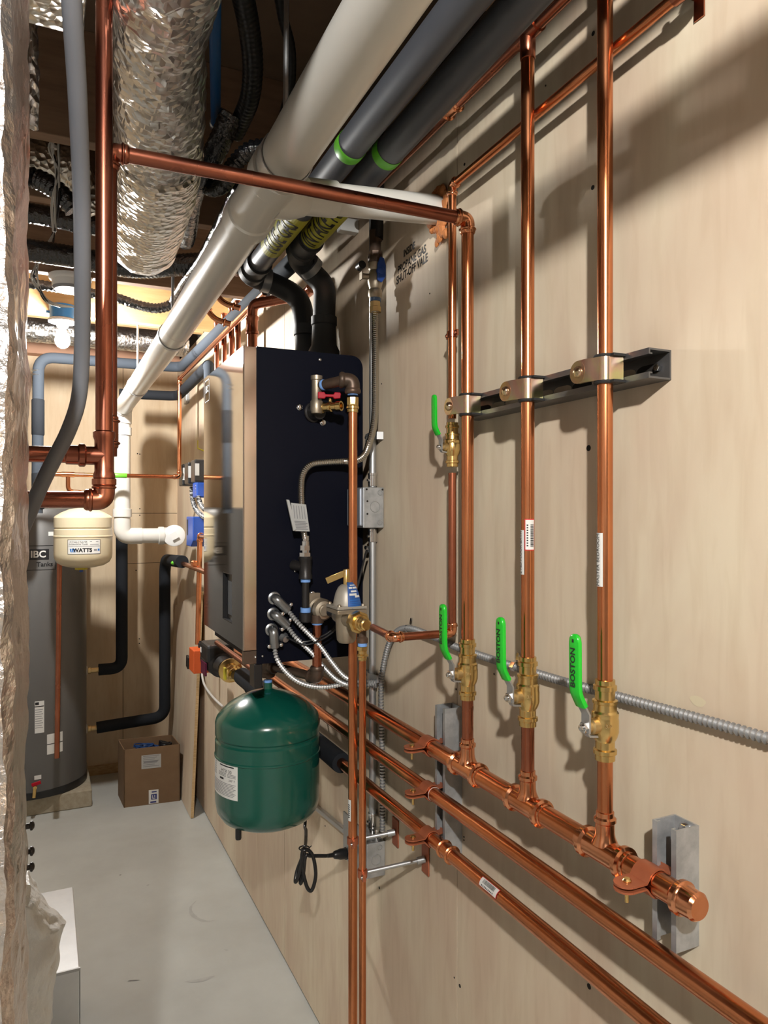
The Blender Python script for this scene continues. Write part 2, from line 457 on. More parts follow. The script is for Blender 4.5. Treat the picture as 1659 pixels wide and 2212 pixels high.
# floor joists overhead and the wall plates
n = 1
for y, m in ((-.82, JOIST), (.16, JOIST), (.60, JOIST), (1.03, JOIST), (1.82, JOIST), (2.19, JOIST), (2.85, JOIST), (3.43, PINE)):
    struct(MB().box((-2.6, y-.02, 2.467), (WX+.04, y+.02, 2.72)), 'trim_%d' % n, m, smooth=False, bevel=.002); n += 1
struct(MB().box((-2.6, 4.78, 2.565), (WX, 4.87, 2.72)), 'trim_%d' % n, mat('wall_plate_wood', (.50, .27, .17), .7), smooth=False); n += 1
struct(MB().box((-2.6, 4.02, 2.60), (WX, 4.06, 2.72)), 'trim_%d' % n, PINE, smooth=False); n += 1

# ================================================================== LAMPS
def lamp(label, x, y, zb, em, group):
    t = T('ceiling_lamp', label, 'lamp', (x, y, zb-.125), group)
    k = MB(); k.lathe([(.046, 0), (.050, .002), (.053, .05), (.053, .056)], (x, y, zb), (0, 0, 1), 24)
    for s in (-1, 1): k.box((x+s*.05-.012, y-.006, zb+.022), (x+s*.05+.012, y+.006, zb+.030))
    k.build('junction_box', BLUEB, t)
    k = MB(); k.lathe([(.020, -.034), (.023, -.030), (.025, -.016), (.056, -.013), (.058, -.006), (.052, 0)], (x, y, zb), (0, 0, 1), 28)
    k.build('lamp_holder', WHITE, t)
    k = MB(); k.lathe([(.0135, -.032), (.0135, -.046), (.019, -.058), (.027, -.074), (.030, -.088), (.028, -.103), (.019, -.115), (.007, -.121), (.001, -.122)], (x, y, zb), (0, 0, -1), 16) if False else \
        k.lathe([(.001, -.122), (.009, -.1205), (.020, -.114), (.028, -.102), (.030, -.088), (.027, -.073), (.020, -.060), (.015, -.050), (.0135, -.034)], (x, y, zb), (0, 0, 1), 14)
    k.build('bulb', em, t)
lamp('bare glowing bulb in blue ceiling box on the far yellow joist', .074, 3.352, 2.433, BULB2, 'bare ceiling bulbs')
lamp('bare glowing bulb under the ceiling above the viewer', -.33, -.746, 2.588, BULB, 'bare ceiling bulbs')

# ================================================================== CAMERA / RENDER
cam = bpy.data.cameras.new('camera'); co = bpy.data.objects.new('camera', cam); COL.objects.link(co)
co.location = (0, 0, H); co.rotation_euler = (pi/2, 0, -TH)
cam.sensor_fit = 'HORIZONTAL'; cam.sensor_width = 36; cam.lens = 36*F/1659; cam.shift_y = 4/1659; cam.clip_start = .02
S.camera = co
w = bpy.data.worlds.new('world'); S.world = w; w.use_nodes = True
w.node_tree.nodes['Background'].inputs[0].default_value = (.5, .55, .6, 1); w.node_tree.nodes['Background'].inputs[1].default_value = .02
S.view_settings.view_transform = 'Standard'; S.view_settings.look = 'None'; S.view_settings.gamma = 1; S.view_settings.exposure = EXPOSURE
S.view_settings.use_curve_mapping = False
S.cycles.max_bounces = 8; S.cycles.glossy_bounces = 5; S.cycles.diffuse_bounces = 4
S.cycles.sample_clamp_indirect = 6; S.cycles.caustics_reflective = False; S.cycles.caustics_refractive = False

# ================================================================== RIGHT-HAND WALL: RISERS, VALVES, MANIFOLD
XP = .73
Y1, Y2, Y3 = PX(1010, 1500, XP).y, PX(1140, 1500, XP).y, PX(1307, 1500, XP).y
R = .0111
ZM = 1.133; RM = .0165
VT, VB = 1.380, 1.264

def sticker(parent, c, nrm, r, w, h, parts, name='sticker', bg=PAPER):
    k = MB(); fn = cyl_fn(c, (0, 0, 1), nrm, r)
    k.patch(fn, -w/2, w/2, -h/2, h/2, 8, 1, .0006)
    ms = [bg]
    return k, fn
def vtext(k, fn, txt, size, z=.0011, x0=0.0):      # text that reads upwards on a vertical pipe
    vs, fs = text_mesh(txt, size, 0, 'CENTER')
    k.add([fn(x0-b, a, z) for a, b in vs], fs)

# -- riser to the master bedroom
t = T('copper_riser', 'copper riser nearest the camera with master bedroom sticker', 'pipe', (XP, Y3, VT-.004), 'copper risers on the plywood wall')
MB().cyl((XP, Y3, VT-.004), (XP, Y3, 2.70), R).build('pipe', COP, t)
k, fn = sticker(t, PX(1300, 1208, XP).to_tuple()[:0] or V((XP, Y3, PX(1300, 1208, XP).z)), (-1, .10, 0), R, .015, .0765, None)
k.mat(1); vtext(k, fn, 'MASTER BEDROOM', .0086)
k.build('sticker', [PAPER, INK], t, smooth=False)
# -- riser to the second-floor bath
t = T('copper_riser', 'copper riser with second floor bath sticker and red-edged barcode', 'pipe', (XP, Y2, VT-.004), 'copper risers on the plywood wall')
MB().cyl((XP, Y2, VT-.004), (XP, Y2, 2.385), R).build('pipe', COP, t)
k, fn = sticker(t, V((XP, Y2, PX(1130, 1192, XP).z)), (-1, .22, 0), R, .014, .0735, None)
k.mat(1); vtext(k, fn, '2 ND FLOOR BATH', .0082)
k.build('sticker', [PAPER, INK], t, smooth=False)
zc = PX(1147, 1155, XP).z
k = MB(); fn = cyl_fn((XP, Y2, zc), (0, 0, 1), (-.30, -.95, 0), R)
k.mat(2).patch(fn, -.0085, .0085, -.026, .026, 8, 1, .0006); k.mat(0).patch(fn, -.0072, .0072, -.0245, .0245, 8, 1, .0009)
k.mat(1); z = -.020
random.seed(3)
while z < .017:
    h = random.choice((.0006, .001, .0016)); k.patch(fn, .0005, .0062, z, z+h, 3, 1, .0012); z += h + random.choice((.0006, .001))
for i in range(9): k.patch(fn, -.0052, -.0028, -.019+.0042*i, -.0168+.0042*i, 2, 1, .0012)
k.build('barcode_sticker', [PAPER, INK, INKR], t, smooth=False)
# -- riser that turns and crosses under the drain pipe, then drops at the left
YC = Y1; ZC = 2.176
pts = [(XP, Y1, VT-.004), (XP, Y1, ZC), (.0915, Y1, ZC-.005), (.0915, Y1, 1.705)]
t = run('copper_riser', 'copper riser that turns and crosses in front of the white drain pipe', 'pipe', pts, R*1.06, COP, COPF, group='copper risers on the plywood wall')
for o in list(t.children):
    if o.name.split('.')[0] == 'pipe' and max(v.co.x for v in o.data.vertices) - min(v.co.x for v in o.data.vertices) > .3 or max(v.co.x for v in o.data.vertices) < -.3: o.data.materials[0] = COPX  # crossing and drop take the copper with dark reflections painted in
coupling(t, (.0915, Y1, 1.742), (0, 0, 1), R*1.06, COPD, .05)

# -- brass ball valves
def ball_valve(label, x, y, z, s, r, handle_z=1.0, text=True):
    t = T('ball_valve', label, 'valve', (x, y, z-.058*s), 'green-handled brass ball valves')
    k = MB()
    pr = [(r*1.02, -.058), (r*1.28, -.057), (r*1.28, -.049), (r*1.5, -.0475), (r*1.5, -.042), (r*1.24, -.0405), (r*1.24, -.030), (r*1.55, -.024),
          (r*1.68, -.019), (r*1.75, -.0165), (r*1.75, .000), (r*1.68, .004), (r*1.72, .006), (r*1.72, .011), (r*1.5, .014), (r*1.45, .0235), (r*1.6, .0245), (r*1.6, .0285), (r*1.28, .030),
          (r*1.28, .0425), (r*1.5, .0435), (r*1.5, .0495), (r*1.28, .051), (r*1.28, .0575), (r*1.02, .058)]
    k.lathe([(a, h*s) for a, h in pr], (x, y, z), (0, 0, 1), 28)
    k.build('valve_body', [BRASS], t, angle=25)
    d = V((-1, 0, 0))
    k = MB(); c = V((x, y, z-.0065*s))
    k.lathe([(.0115*s, .014*s), (.0115*s, .026*s), (.0085*s, .028*s), (.0085*s, .034*s)], c, d, 18)
    k.mat(0)
    fn = cyl_fn((x, y, z-.005*s), (0, 0, 1), (-.45, -.9, 0), r*1.75)
    k.text('3/4', .0075*s, fn, .0008, (0, .0005*s))
    k.build('valve_stem', BRASSC, t)
    xb = x-.0345*s; sc = s
    pts = [V((xb+.018*s, y, z-.021*s)), V((xb+.003*s, y, z-.019*s)), V((xb, y, z-.014*s)), V((xb, y, z+.012*s)), V((xb-.012*s, y, z+.032*s)), V((xb-.018*s, y, z+.042*s)), V((xb-.0185*s, y, z+.052*s))]
    k = MB().strip(pts[2:], (0, .0085*s, 0), .0028*s)
    k.strip(pts[:3], (0, .0055*s, 0), .0028*s)
    k.build('lever', GALVM, t)
    k = MB().hexa((xb-.0005, y, z-.0065*s), d, .0082*s, .0065*s)
    k.lathe([(.0045*s, 0), (.0045*s, .010*s), (.003*s, .011*s)], (xb, y, z-.0065*s), d, 12)
    k.build('nut', CHROME, t)
    g = [V((xb-.0075*s, y, z+.0245*s)), V((xb-.0125*s, y, z+.0335*s)), V((xb-.0175*s, y, z+.0435*s)), V((xb-.0185*s, y, z+.055*s)), V((xb-.019*s, y, z+.115*s))]
    k = MB()
    P = smooth_path(g, .012*s, 5); P += [P[-1]+V((0, 0, .006*s)), P[-1]+V((0, 0, .0095*s)), P[-1]+V((0, 0, .0115*s))]
    n = len(P); vs = []; m = 12
    for i, p in enumerate(P):
        ww = .0108*s; 
        if i == n-3: ww *= .88
        if i == n-2: ww *= .62
        if i == n-1: ww *= .25
        tt = .0042*s*(1 if i < n-1 else .5)
        dd = (P[min(i+1, n-1)]-P[max(i-1, 0)]).normalized(); nn = dd.cross(V((0, 1, 0))).normalized()
        for j in range(m):
            a = 2*pi*j/m; ca, sa = math.cos(a), math.sin(a)
            vs.append(p + V((0, 1, 0))*ww*math.copysign(abs(ca)**.5, ca) + nn*tt*math.copysign(abs(sa)**.5, sa))
    fs = [(i*m+j, i*m+(j+1) % m, (i+1)*m+(j+1) % m, (i+1)*m+j) for i in range(n-1) for j in range(m)] + [tuple(range(m-1, -1, -1)), tuple((n-1)*m+j for j in range(m))]
    k.add(vs, fs)
    if text:
        fp = lambda a, b, q=0: V((xb-.0190*s-.0043*s-.0003-q, y + b, z+.080*s + a))    # reads upwards on the grip face
        k.mat(1)
        vs, f2 = text_mesh('BOSTON', .0138*s, 0.0003); k.add([fp(a, b) for a, b in vs], f2)
        k.add([fp(a, b) for a, b in ((.0385*s - .008*s + .0045*s, -.002*s), (.0395*s, -.002*s), (.0395*s, .002*s), (.035*s, .002*s))], [(0, 1, 2, 3)])
    k.build('grip', [GREENH, INK], t, angle=50)
    return t
ZV = 1.322
ball_valve('brass ball valve with green handle on the riser nearest the camera', XP, Y3, ZV, 1.0, R)
ball_valve('brass ball valve with green handle on the second floor bath riser', XP, Y2, ZV, 1.0, R)
ball_valve('brass ball valve with green handle on the riser leading up to the crossing pipe', XP, Y1, ZV, 1.0, R)
# -- manifold
YA, YZ = PX(1508, 1957, XP).y, 3.05
t = T('copper_manifold', 'topmost thick horizontal copper manifold with three tees and capped end', 'pipe', (XP, YA, ZM-.03))
MB().cyl((XP, YA+.012, ZM), (XP, YZ, ZM), RM, 24).build('pipe', COP, t)
k = MB(); k.lathe([(.001, -.004), (RM*.9, -.003), (RM*1.10, .001), (RM*1.12, .018), (RM*1.16, .020), (RM*1.34, .022), (RM*1.34, .028), (RM*1.12, .031), (RM*1.02, .034)], (XP, YA, ZM), (0, 1, 0), 28); k.build('end_cap', COPF, t)
for y in (Y1, Y2, Y3):
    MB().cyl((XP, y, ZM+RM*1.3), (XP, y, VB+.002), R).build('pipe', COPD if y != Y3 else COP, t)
    k = MB()
    k.lathe([(RM*1.02, -.050), (RM*1.12, -.049), (RM*1.12, -.043), (RM*1.38, -.041), (RM*1.38, -.034), (RM*1.13, -.031), (RM*1.10, -.018), (RM*1.10, .018), (RM*1.13, .031), (RM*1.38, .034), (RM*1.38, .041), (RM*1.12, .043), (RM*1.12, .049), (RM*1.02, .050)], (XP, y, ZM), (0, 1, 0), 28)
    k.lathe([(R*1.7, RM*.70), (R*1.5, RM*1.0), (R*1.32, RM*1.3), (R*1.22, RM*1.7), (R*1.2, RM*2.5), (R*1.42, RM*2.65), (R*1.42, RM*2.95), (R*1.15, RM*3.1), (R*1.15, RM*3.5), (R*1.02, RM*3.55)], (XP, y, ZM), (0, 0, 1), 24)
    k.build('tee', COPF, t)
# -- the two plain lines below it
ZP2, ZP3, RL = PX(1100, 1832, XP).z, PX(1100, 1951, XP).z, .0142
t = T('copper_pipe', 'middle of the three horizontal copper lines on the wall', 'pipe', (XP, -.9, ZP2-RL), 'plain horizontal copper lines')
MB().cyl((XP, -.9, ZP2), (XP, 3.05, ZP2), RL, 22).build('pipe', COP, t)
k = MB().ring((XP, PX(938, 1706, XP).y, ZP2), (0, 1, 0), RL*1.04, .0035); k.build('tie', PAPER, t)
t = T('copper_pipe', 'lowest of the three horizontal copper lines with barcode sticker', 'pipe', (XP, -.9, ZP3-RL), 'plain horizontal copper lines')
yi = PX(738, 1650, XP).y
MB().cyl((XP, -.9, ZP3), (XP, yi+.05, ZP3), RL, 22).build('pipe', COP, t)
k = MB(); k.lathe([(RL*1.02, 0), (.027, .0), (.0275, .004), (.0275, .95)], (XP, yi, ZP3), (0, 1, 0), 22); k.build('foam_sleeve', FOAM, t)
yc = PX(968, 1833, XP).y; coupling(t, (XP, yc, ZP3), (0, 1, 0), RL*.93, COP, .045)
yb = PX(1067, 1909, XP).y
k = MB(); fn = cyl_fn((XP, yb, ZP3), (0, 0, 1), (1, 0, 0), RL)
ax = V((0, -1, 0)); nr = V((-.80, 0, .60)); up = nr.cross(ax)
def fb(x, y, z=0.0): th = y/RL; return V((XP, yb, ZP3)) + ax*x + (RL+z)*(math.cos(th)*nr + math.sin(th)*up)
k.mat(2).patch(fb, -.028, .028, -.0085, .0085, 1, 8, .0005); k.mat(0).patch(fb, -.0265, .0265, -.0074, .0074, 1, 8, .0008); k.mat(1)
x = -.019
while x < .018:
    h = random.choice((.0006, .001, .0016)); k.patch(fb, x, x+h, -.001, .006, 1, 4, .0011); x += h + random.choice((.0006, .0011))
for i in range(9): k.patch(fb, -.019+.0042*i, -.0168+.0042*i, -.0058, -.0034, 1, 2, .0011)
k.build('barcode_sticker', [PAPER, INK, INKR], t, smooth=False)

# -- strut channel
def channel(mb, c, ax, out, side, L, w=.0413, d=.0413, th=.0026, lip=.0085, holes=False):
    # open face towards `out`; profile in (side, out)
    h = w/2; hook = .0065
    prof = [(-h, 0), (h, 0), (h, d), (h-lip, d), (h-lip, d-hook), (h-lip+th*.8, d-hook), (h-lip+th*.8, d-th), (h-th, d-th), (h-th, th), (-h+th, th), (-h+th, d-th), (-h+lip-th*.8, d-th), (-h+lip-th*.8, d-hook), (-h+lip, d-hook), (-h+lip, d), (-h, d)]
    mb.prism(prof, c, side, out, V(ax)*L)
out = V((-1, 0, 0))
zt, zb_ = 1.203, 1.043
t = T('strut_channel', 'short galvanised strut channel behind the capped end of the manifold', 'strut', (WX, .7245, zb_), 'vertical strut brackets')
k = MB(); channel(k, (WX, .7245, zb_), (0, 0, 1), out, (0, 1, 0), zt-zb_); k.build('channel', GALV, t, smooth=False)
k = MB(); k.hexa((WX-.003, .724, zt-.012), out, .0075, .005); k.lathe([(.010, 0), (.010, .0015)], (WX-.0026, .724, zt-.012), out, 14); k.build('screw', CHROME, t)
yl = PX(940, 1600, .7487).y - .0205; zt2, zb2 = PX(940, 1522, .7487).z, PX(960, 1830, .77).z
t = T('strut_channel', 'long galvanised strut channel under the clamps left of the risers', 'strut', (WX, yl, zb2), 'vertical strut brackets')
k = MB(); channel(k, (WX, yl, zb2), (0, 0, 1), out, (0, 1, 0), zt2-zb2); k.build('channel', GALV, t, smooth=False)
k = MB(); k.hexa((WX-.003, yl, zt2-.03), out, .0075, .005); k.build('screw', CHROME, t)
# horizontal strut behind the risers
ya, yb2, zs = .7515, 1.245, 1.8235
t = T('strut_channel', 'dark horizontal strut channel holding the three risers', 'strut', (WX, ya, zs-.021))
k = MB(); channel(k, (WX, ya, zs), (0, 1, 0), out, (0, 0, 1), yb2-ya); k.build('channel', DSTEEL, t, smooth=False)
for i, y in enumerate([.79+.048*i for i in range(10)]):
    k = MB(); k.prism([(.015*math.cos(a)+(.008 if math.cos(a) > 0 else -.008), .007*math.sin(a)) for a in [2*pi*j/20 for j in range(20)]], (WX-.0030, y, zs), (0, 1, 0), (0, 0, 1), (-.0003, 0, 0))
    k.build('slot', PLY if i % 3 else HOLE, t, smooth=False)
k = MB(); k.hexa((WX-.003, .772, zs), out, .006, .005); k.build('screw', CHROME, t)
# cushioned clamps
def strut_clamp(label, y, tint):
    t = T('strut_clamp', label, 'clamp', (XP, y, zs-.02), 'cushioned strut clamps')
    k = MB(); a0 = math.radians(-20)
    r = R*1.32
    for sgn in (1, -1):
        pts = [V((XP+.018, y+sgn*(r+.002), 0)), V((XP+.004, y+sgn*r, 0))] + [V((XP - r*math.sin(a), y + sgn*r*math.cos(a), 0)) for a in [math.radians(10*i) for i in range(1, 7)]]
        if sgn > 0: pts += [V((XP-r*.97-.002, y+.010, 0)), V((XP-r-.004, y+.016, 0)), V((XP-r-.0045, y+.032, 0))]
        else: pts += [V((XP-r*.99, y-.003, 0)), V((XP-r-.002, y+.006, 0)), V((XP-r-.0075, y+.016, 0)), V((XP-r-.008, y+.032, 0))]
        pts = [p + V((0, 0, zs)) for p in pts]
        k.strip(pts, (0, 0, .0165), .0020)
    k.cyl((XP-r-.0055, y+.032, zs), (XP-r-.009, y+.032, zs), .0165, 22)
    k.build('strap', DICHRO, t)
    for z in (-.0185, .0185):
        k = MB(); k.lathe([(R*1.02, -.0025), (R*1.36, -.0025), (R*1.48, 0), (R*1.36, .0025), (R*1.02, .0025)], (XP, y, zs+z), (0, 0, 1), 22)
        k.box((XP-.004, y-.022, zs+z-.0018), (XP+.018, y+.018, zs+z+.0018)); k.build('cushion', RUB, t)
    k = MB(); c = V((XP-r-.009, y+.030, zs)); k.lathe([(.0085, 0), (.0085, .0015), (.007, .004), (.003, .0055), (.001, .0058)], c, out, 16); k.build('bolt', DICHRO, t)
strut_clamp('cushioned yellow zinc clamp on the riser nearest the camera', Y3, 0)
strut_clamp('cushioned yellow zinc clamp on the second floor bath riser', Y2, 0)
strut_clamp('cushioned yellow zinc clamp at left end of the dark strut', Y1, 0)
# split ring clamps in copper paint
def split_clamp(label, y, z, r, x2=.762, group='copper coloured split clamps'):
    t = T('split_clamp', label, 'clamp', (XP, y, z-r), group)
    w = V((0, .0155, 0)); rr = r+.0018
    k = MB(); k.strip([(x2, y, z+.010), (XP+rr*.98, y, z+.008)] + [(XP + rr*math.cos(a), y, z + rr*math.sin(a)) for a in [math.radians(30+12*i) for i in range(11)]] + [(XP-rr-.002, y, z+.0035), (XP-rr-.026, y, z+.0035)], w, .0026)
    k.lathe([(.0155, 0), (.0155, .0026)], (XP-rr-.024, y, z+.0022), (0, 0, 1), 20)
    k.build('upper_half', COPP, t)
    k = MB(); k.strip([(x2, y, z-.010), (XP+rr*.98, y, z-.008)] + [(XP + rr*math.cos(a), y, z - rr*math.sin(a)) for a in [math.radians(30+12*i) for i in range(11)]] + [(XP-rr-.002, y, z-.0035), (XP-rr-.026, y, z-.0035)], w, .0026)
    k.lathe([(.0155, 0), (.0155, .0026)], (XP-rr-.024, y, z-.0048), (0, 0, 1), 20)
    k.build('lower_half', COPP, t)
    k = MB(); c = V((XP-rr-.022, y, z)); k.lathe([(.0027, -.022), (.0027, .005), (.006, .0052), (.006, .007), (.004, .0092), (.001, .0095)], c, (0, 0, 1), 16)
    k.build('screw', BRASS, t)
split_clamp('copper coloured split clamp beside the capped manifold end', .7305, ZM, RM)
yk = yl + .012
split_clamp('topmost of three copper coloured split clamps on the long strut', yk, ZM, RM)
split_clamp('middle of three copper coloured split clamps on the long strut', yk, ZP2, RL)
split_clamp('lowest of three copper coloured split clamps on the long strut', yk, ZP3, RL)

# -- supply line along the ceiling edge (feeds the second-floor riser)
ZS = 2.417
t = T('copper_pipe', 'dark copper line running along the wall beside the grey flue pipes', 'pipe', (XP, -1.0, ZS-.013))
MB().cyl((XP, -1.0, ZS), (XP, 1.72, ZS), .0128, 20).build('pipe', COPD, t)
coupling(t, (XP, PX(977, 232, XP).y, ZS), (0, 1, 0), .0128, COPF, .05)
k = MB(); k.lathe([(.0152, -.03), (.0152, .03)], (XP, Y2, ZS), (0, 1, 0), 20); k.lathe([(.0135, .008), (.0125, .045), (.0118, .046)], (XP, Y2, ZS), (0, 0, -1), 20); k.build('tee', COPD, t)

# -- small half-inch line: union elbow, up the wall, elbow, along under the ceiling edge
XS, RS = .752, .0082
YS = PX(977, 960, XS).y
ZE = 1.375
Ztop = PX(984, 395, XS).z
yend = PX(1505, 12, XS).y
p0 = V((.621, YS+.005, ZE))
t = run('copper_pipe', 'thin copper line from the bronze fill valve up the wall behind the risers', 'pipe',
        [p0 + V((.016, .13, 0)), p0, (XS, YS, ZE), (XS, YS, 1.70)], RS, COPD, COPF, L=2.3)
t = run('copper_pipe', 'thin copper line rising above the upper left valve and along the wall top', 'pipe',
        [(XS, YS, 1.81), (XS, YS, Ztop), (XS, yend, Ztop+.012), (XS+.022, yend-.012, 2.47)], RS, COP, COPF, L=2.3)
k = MB(); zz = PX(978, 722, XS).z
k.lathe([(RS*1.05, -.006), (RS*1.3, -.006), (RS*1.3, .006), (RS*1.05, .006)], (XS, YS, zz), (0, 0, 1), 16)
k.box((XS-.002, YS-.022, zz-.006), (XS+.002, YS+.022, zz+.006)); k.sph((XS-.003, YS-.018, zz), .0035, 8, 6); k.sph((XS-.003, YS+.018, zz), .0035, 8, 6)
k.build('pipe_strap', COPD, t)
k = MB(); c = V((XS, yend+.028, Ztop+.012)); k.lathe([(RS*1.05, -.008), (RS*1.35, -.008), (RS*1.35, .008), (RS*1.05, .008)], c, (0, 1, 0), 18)
k.box((c.x, c.y-.008, c.z+.006), (WX-.0004, c.y+.008, c.z+.010)); k.box((WX-.003, c.y-.008, c.z-.022), (WX-.0004, c.y+.008, c.z+.020)); k.sph((c.x-.006, c.y, c.z+.012), .0045, 10, 6)
k.build('hanger', COPD, t)
ball_valve('small brass ball valve with green handle high on the thin wall line', XS, YS, 1.757, .78, RS*1.15, text=False)
for k_ in ():
    pass
# -- armoured cable along the wall and its clips
pc = [PX(826, 1795, .778), PX(826, 1660, .778), PX(823, 1500, .778), PX(830, 1430, .776), PX(848, 1375, .774), PX(880, 1357, .776), PX(940, 1377, .780), PX(1000, 1403, .780), PX(1200, 1467, .780)]
z_ = PX(1659, 1603, .780); pc += [V((.780, .60, z_.z+.004)), V((.780, .30, z_.z+.002))]
k = ridged(spline(pc, 12), .0064, .0078, dark=True); tag(k.build('armored_cable', [CABLE, GROOVE]), 'ribbed silver armoured cable running along the plywood behind the risers', 'cable')
def clip(label, u, v):
    p = PX(u, v, .779); t = T('cable_clip', label, 'clip', p, 'cable clips on the plywood')
    k = MB(); k.strip([p+V((.009, .002, .020)), p+V((.007, .001, .010)), p+V((-.004, 0, .008)), p+V((-.009, 0, 0)), p+V((-.004, 0, -.007))], (0, .0055, 0), .0018); k.build('strap', CHROME, t)
    k = MB(); k.hexa(p+V((.011, .001, .021)), out, .0045, .004); k.build('screw', CHROME, t)
clip('small zinc clip at the bend of the armoured cable', 882, 1358)
clip('small zinc clip on the armoured cable left of the bath riser valve', 1112, 1440)
# ================================================================== BOILER
YB = 1.781
BX0, BX1, BY1 = .447, .768, 2.27
ZB0, ZB1 = 1.243, 2.0335
t = T('wall_boiler', 'black and stainless wall-hung boiler with a mirror-bright front cover', 'boiler', (.60, YB, ZB0))
k = MB()
rr = .03
prof = [(BX0+.034, ZB0), (BX1, ZB0), (BX1, ZB1-rr)] + [(BX1-rr+rr*math.cos(a), ZB1-rr+rr*math.sin(a)) for a in [math.radians(15*i) for i in range(1, 6)]] + [(BX1-rr, ZB1), (BX0+.034, ZB1)]
k.prism(prof, (0, YB, 0), (1, 0, 0), (0, 0, 1), (0, BY1-YB, 0)); k.build('case', BLKP, t, smooth=False)
k = MB(); k.box((BX0+.0335, YB-.0016, ZB0), (BX0+.037, YB, ZB1)); k.build('case_flange', BLKP, t, smooth=False)
zf0, zf1 = H-.338, H+.414
ydl, ydr = PX(501, 1300, BX0).y, PX(481, 1300, BX0).y
y0d, y1d = ydl, ydr
z0d, z1d = PX(497, 1345, BX0).z, PX(497, 1240, BX0).z
k = MB()      # front skin with a display opening, returned along the side
xo = BX0
def quad(y0, y1, z0, z1): k.add([(xo, y1, z0), (xo, y0, z0), (xo, y0, z1), (xo, y1, z1)], [(0, 1, 2, 3)])
quad(YB+.003, y0d, zf0, zf1); quad(y1d, BY1-.003, zf0, zf1); quad(y0d, y1d, zf0, z0d); quad(y0d, y1d, z1d, zf1)
k.mat(1)
rad = [(xo, YB+.003), (xo+.001, YB+.0005), (xo+.003, YB-.0006)]
k.add([(x, y, z) for x, y in rad + [(BX0+.033, YB-.0006)] for z in (zf0, zf1)], [(0, 2, 3, 1), (2, 4, 5, 3), (4, 6, 7, 5)])
k.mat(0)
k.add([(xo, YB+.003, zf1), (xo+.034, YB+.001, zf1), (xo+.034, BY1-.003, zf1), (xo, BY1-.003, zf1)], [(0, 1, 2, 3)])
k.add([(xo, YB+.003, zf0), (xo+.034, YB+.001, zf0), (xo+.034, BY1-.003, zf0), (xo, BY1-.003, zf0)], [(3, 2, 1, 0)])
k.add([(xo, BY1-.003, zf0), (xo+.034, BY1-.003, zf0), (xo+.034, BY1-.003, zf1), (xo, BY1-.003, zf1)], [(0, 1, 2, 3)])
fc = k.build('front_cover', [MIRR, MIRRT], t, smooth=False)
k = MB(); k.box((xo+.012, y0d, z0d), (xo+.016, y1d, z1d)); k.box((xo+.0005, y1d-.002, z0d), (xo+.014, y1d, z1d)); k.box((xo+.0005, y0d, z0d), (xo+.014, y0d+.002, z1d))
k.box((xo+.0005, y0d, z0d), (xo+.014, y1d, z0d+.002)); k.box((xo+.0005, y0d, z1d-.002), (xo+.014, y1d, z1d)); db = k.build('display_recess', BLK, t, smooth=False)
k = MB(); k.box((xo+.008, y0d+.006, z0d+.016), (xo+.0125, y1d-.028, z1d-.022)); k.build('screen', SCREEN, db, smooth=False)
# etched badge
pb = PX(447, 842, xo); k = MB(); fn = plane_fn((xo-.0006, pb.y-.004, pb.z-.004), (0, -1, 0), (0, 0, 1))
s = .033
for a, b, c, d in ((-s, s, -s, -s+.003), (-s, s, s-.003, s), (-s, -s+.003, -s, s), (s-.003, s, -s, s)): k.patch(fn, a, b, c, d, 1, 1)
k.text('IBC', .030, fn, 0, (0, .004), bold=.0006); k.build('badge', INKG, t, smooth=False)
k = MB(); k.box((xo+.002, YB-.0004, ZB0+.002), (BX0+.034, YB+.02, zf0-.002)); k.build('lower_bracket', mat('dark_bracket', (.16, .13, .11), .3, .9), t, smooth=False)
for u, v, r_ in ((691, 777, .0042), (567, 1417, .003), (552, 1419, .003)):
    p = PY(u, v, YB); k = MB().lathe([(r_, 0), (r_, .002), (r_*.5, .0035), (.0004, .0037)], p, (0, -1, 0), 14); k.build('screw', CHROME, t)
for u, v, r_ in ((647, 880, .0065), (697, 913, .0065), (636, 1212, .0032), (636, 1233, .0032), (674, 1281, .005)):
    p = PY(u, v, YB); k = MB(); k.lathe([(r_*1.25, 0), (r_*1.25, .0015), (r_, .003), (r_, .007), (r_*.6, .008), (.0004, .008)], p, (0, -1, 0), 14); k.build('bolt', CHROME, t)
p = PY(559, 1440, YB); k = MB().box((p.x-.0105, YB+.004, 1.182), (p.x+.0105, YB+.05, ZB0)); k.build('drain_trap', BLK, t, smooth=False, bevel=.002)

# -- relief-valve / drain trim on the boiler's side
YF = 1.735
a = PY(684, 888, YB); b = PY(690, 832, YF-.01); e = V((.687, 1.655, PY(762, 822, 1.655).z))
t = T('boiler_trim', 'brass and black iron fitting with red-handled drain valve on the boiler side', 'fitting', (a.x, YB, a.z-.03))
k = MB(); k.lathe([(.026, 0), (.026, .004), (.0215, .006), (.0205, .03)], PY(675, 891, YB), (.30, -1, 0), 24); k.build('flange', IRONB, t)
x0 = PY(684, 860, YF).x; zb, ztp = PY(684, 893, YF).z, PY(684, 812, YF).z
k = MB(); k.lathe([(.0135, 0), (.0155, .01), (.0155, .03), (.0125, .034), (.0125, ztp-zb-.012), (.0148, ztp-zb-.010), (.0148, ztp-zb)], (x0, YF, zb), (0, 0, 1), 22); k.build('tee', BRONZE, t)
zn = PY(690, 834, YF).z
k = MB(); na, nb = V((x0+.008, YF-.004, zn)), V((e.x-.020, e.y+.006, e.z+.0005)); k.cyl(na, nb, .0128, 20); k.build('nipple', IRON, t)
k = MB(); d = (nb-na).normalized(); k.lathe([(.0132, 0), (.0138, .002), (.0138, .006), (.0132, .008)], na+d*.008, d, 20); k.build('thread_tape', BTAPE, t)
elbow(t, e, nb-e, V((0, 0, -1)), .0158, IRON, L=1.75, fat=1.12, bead=False)
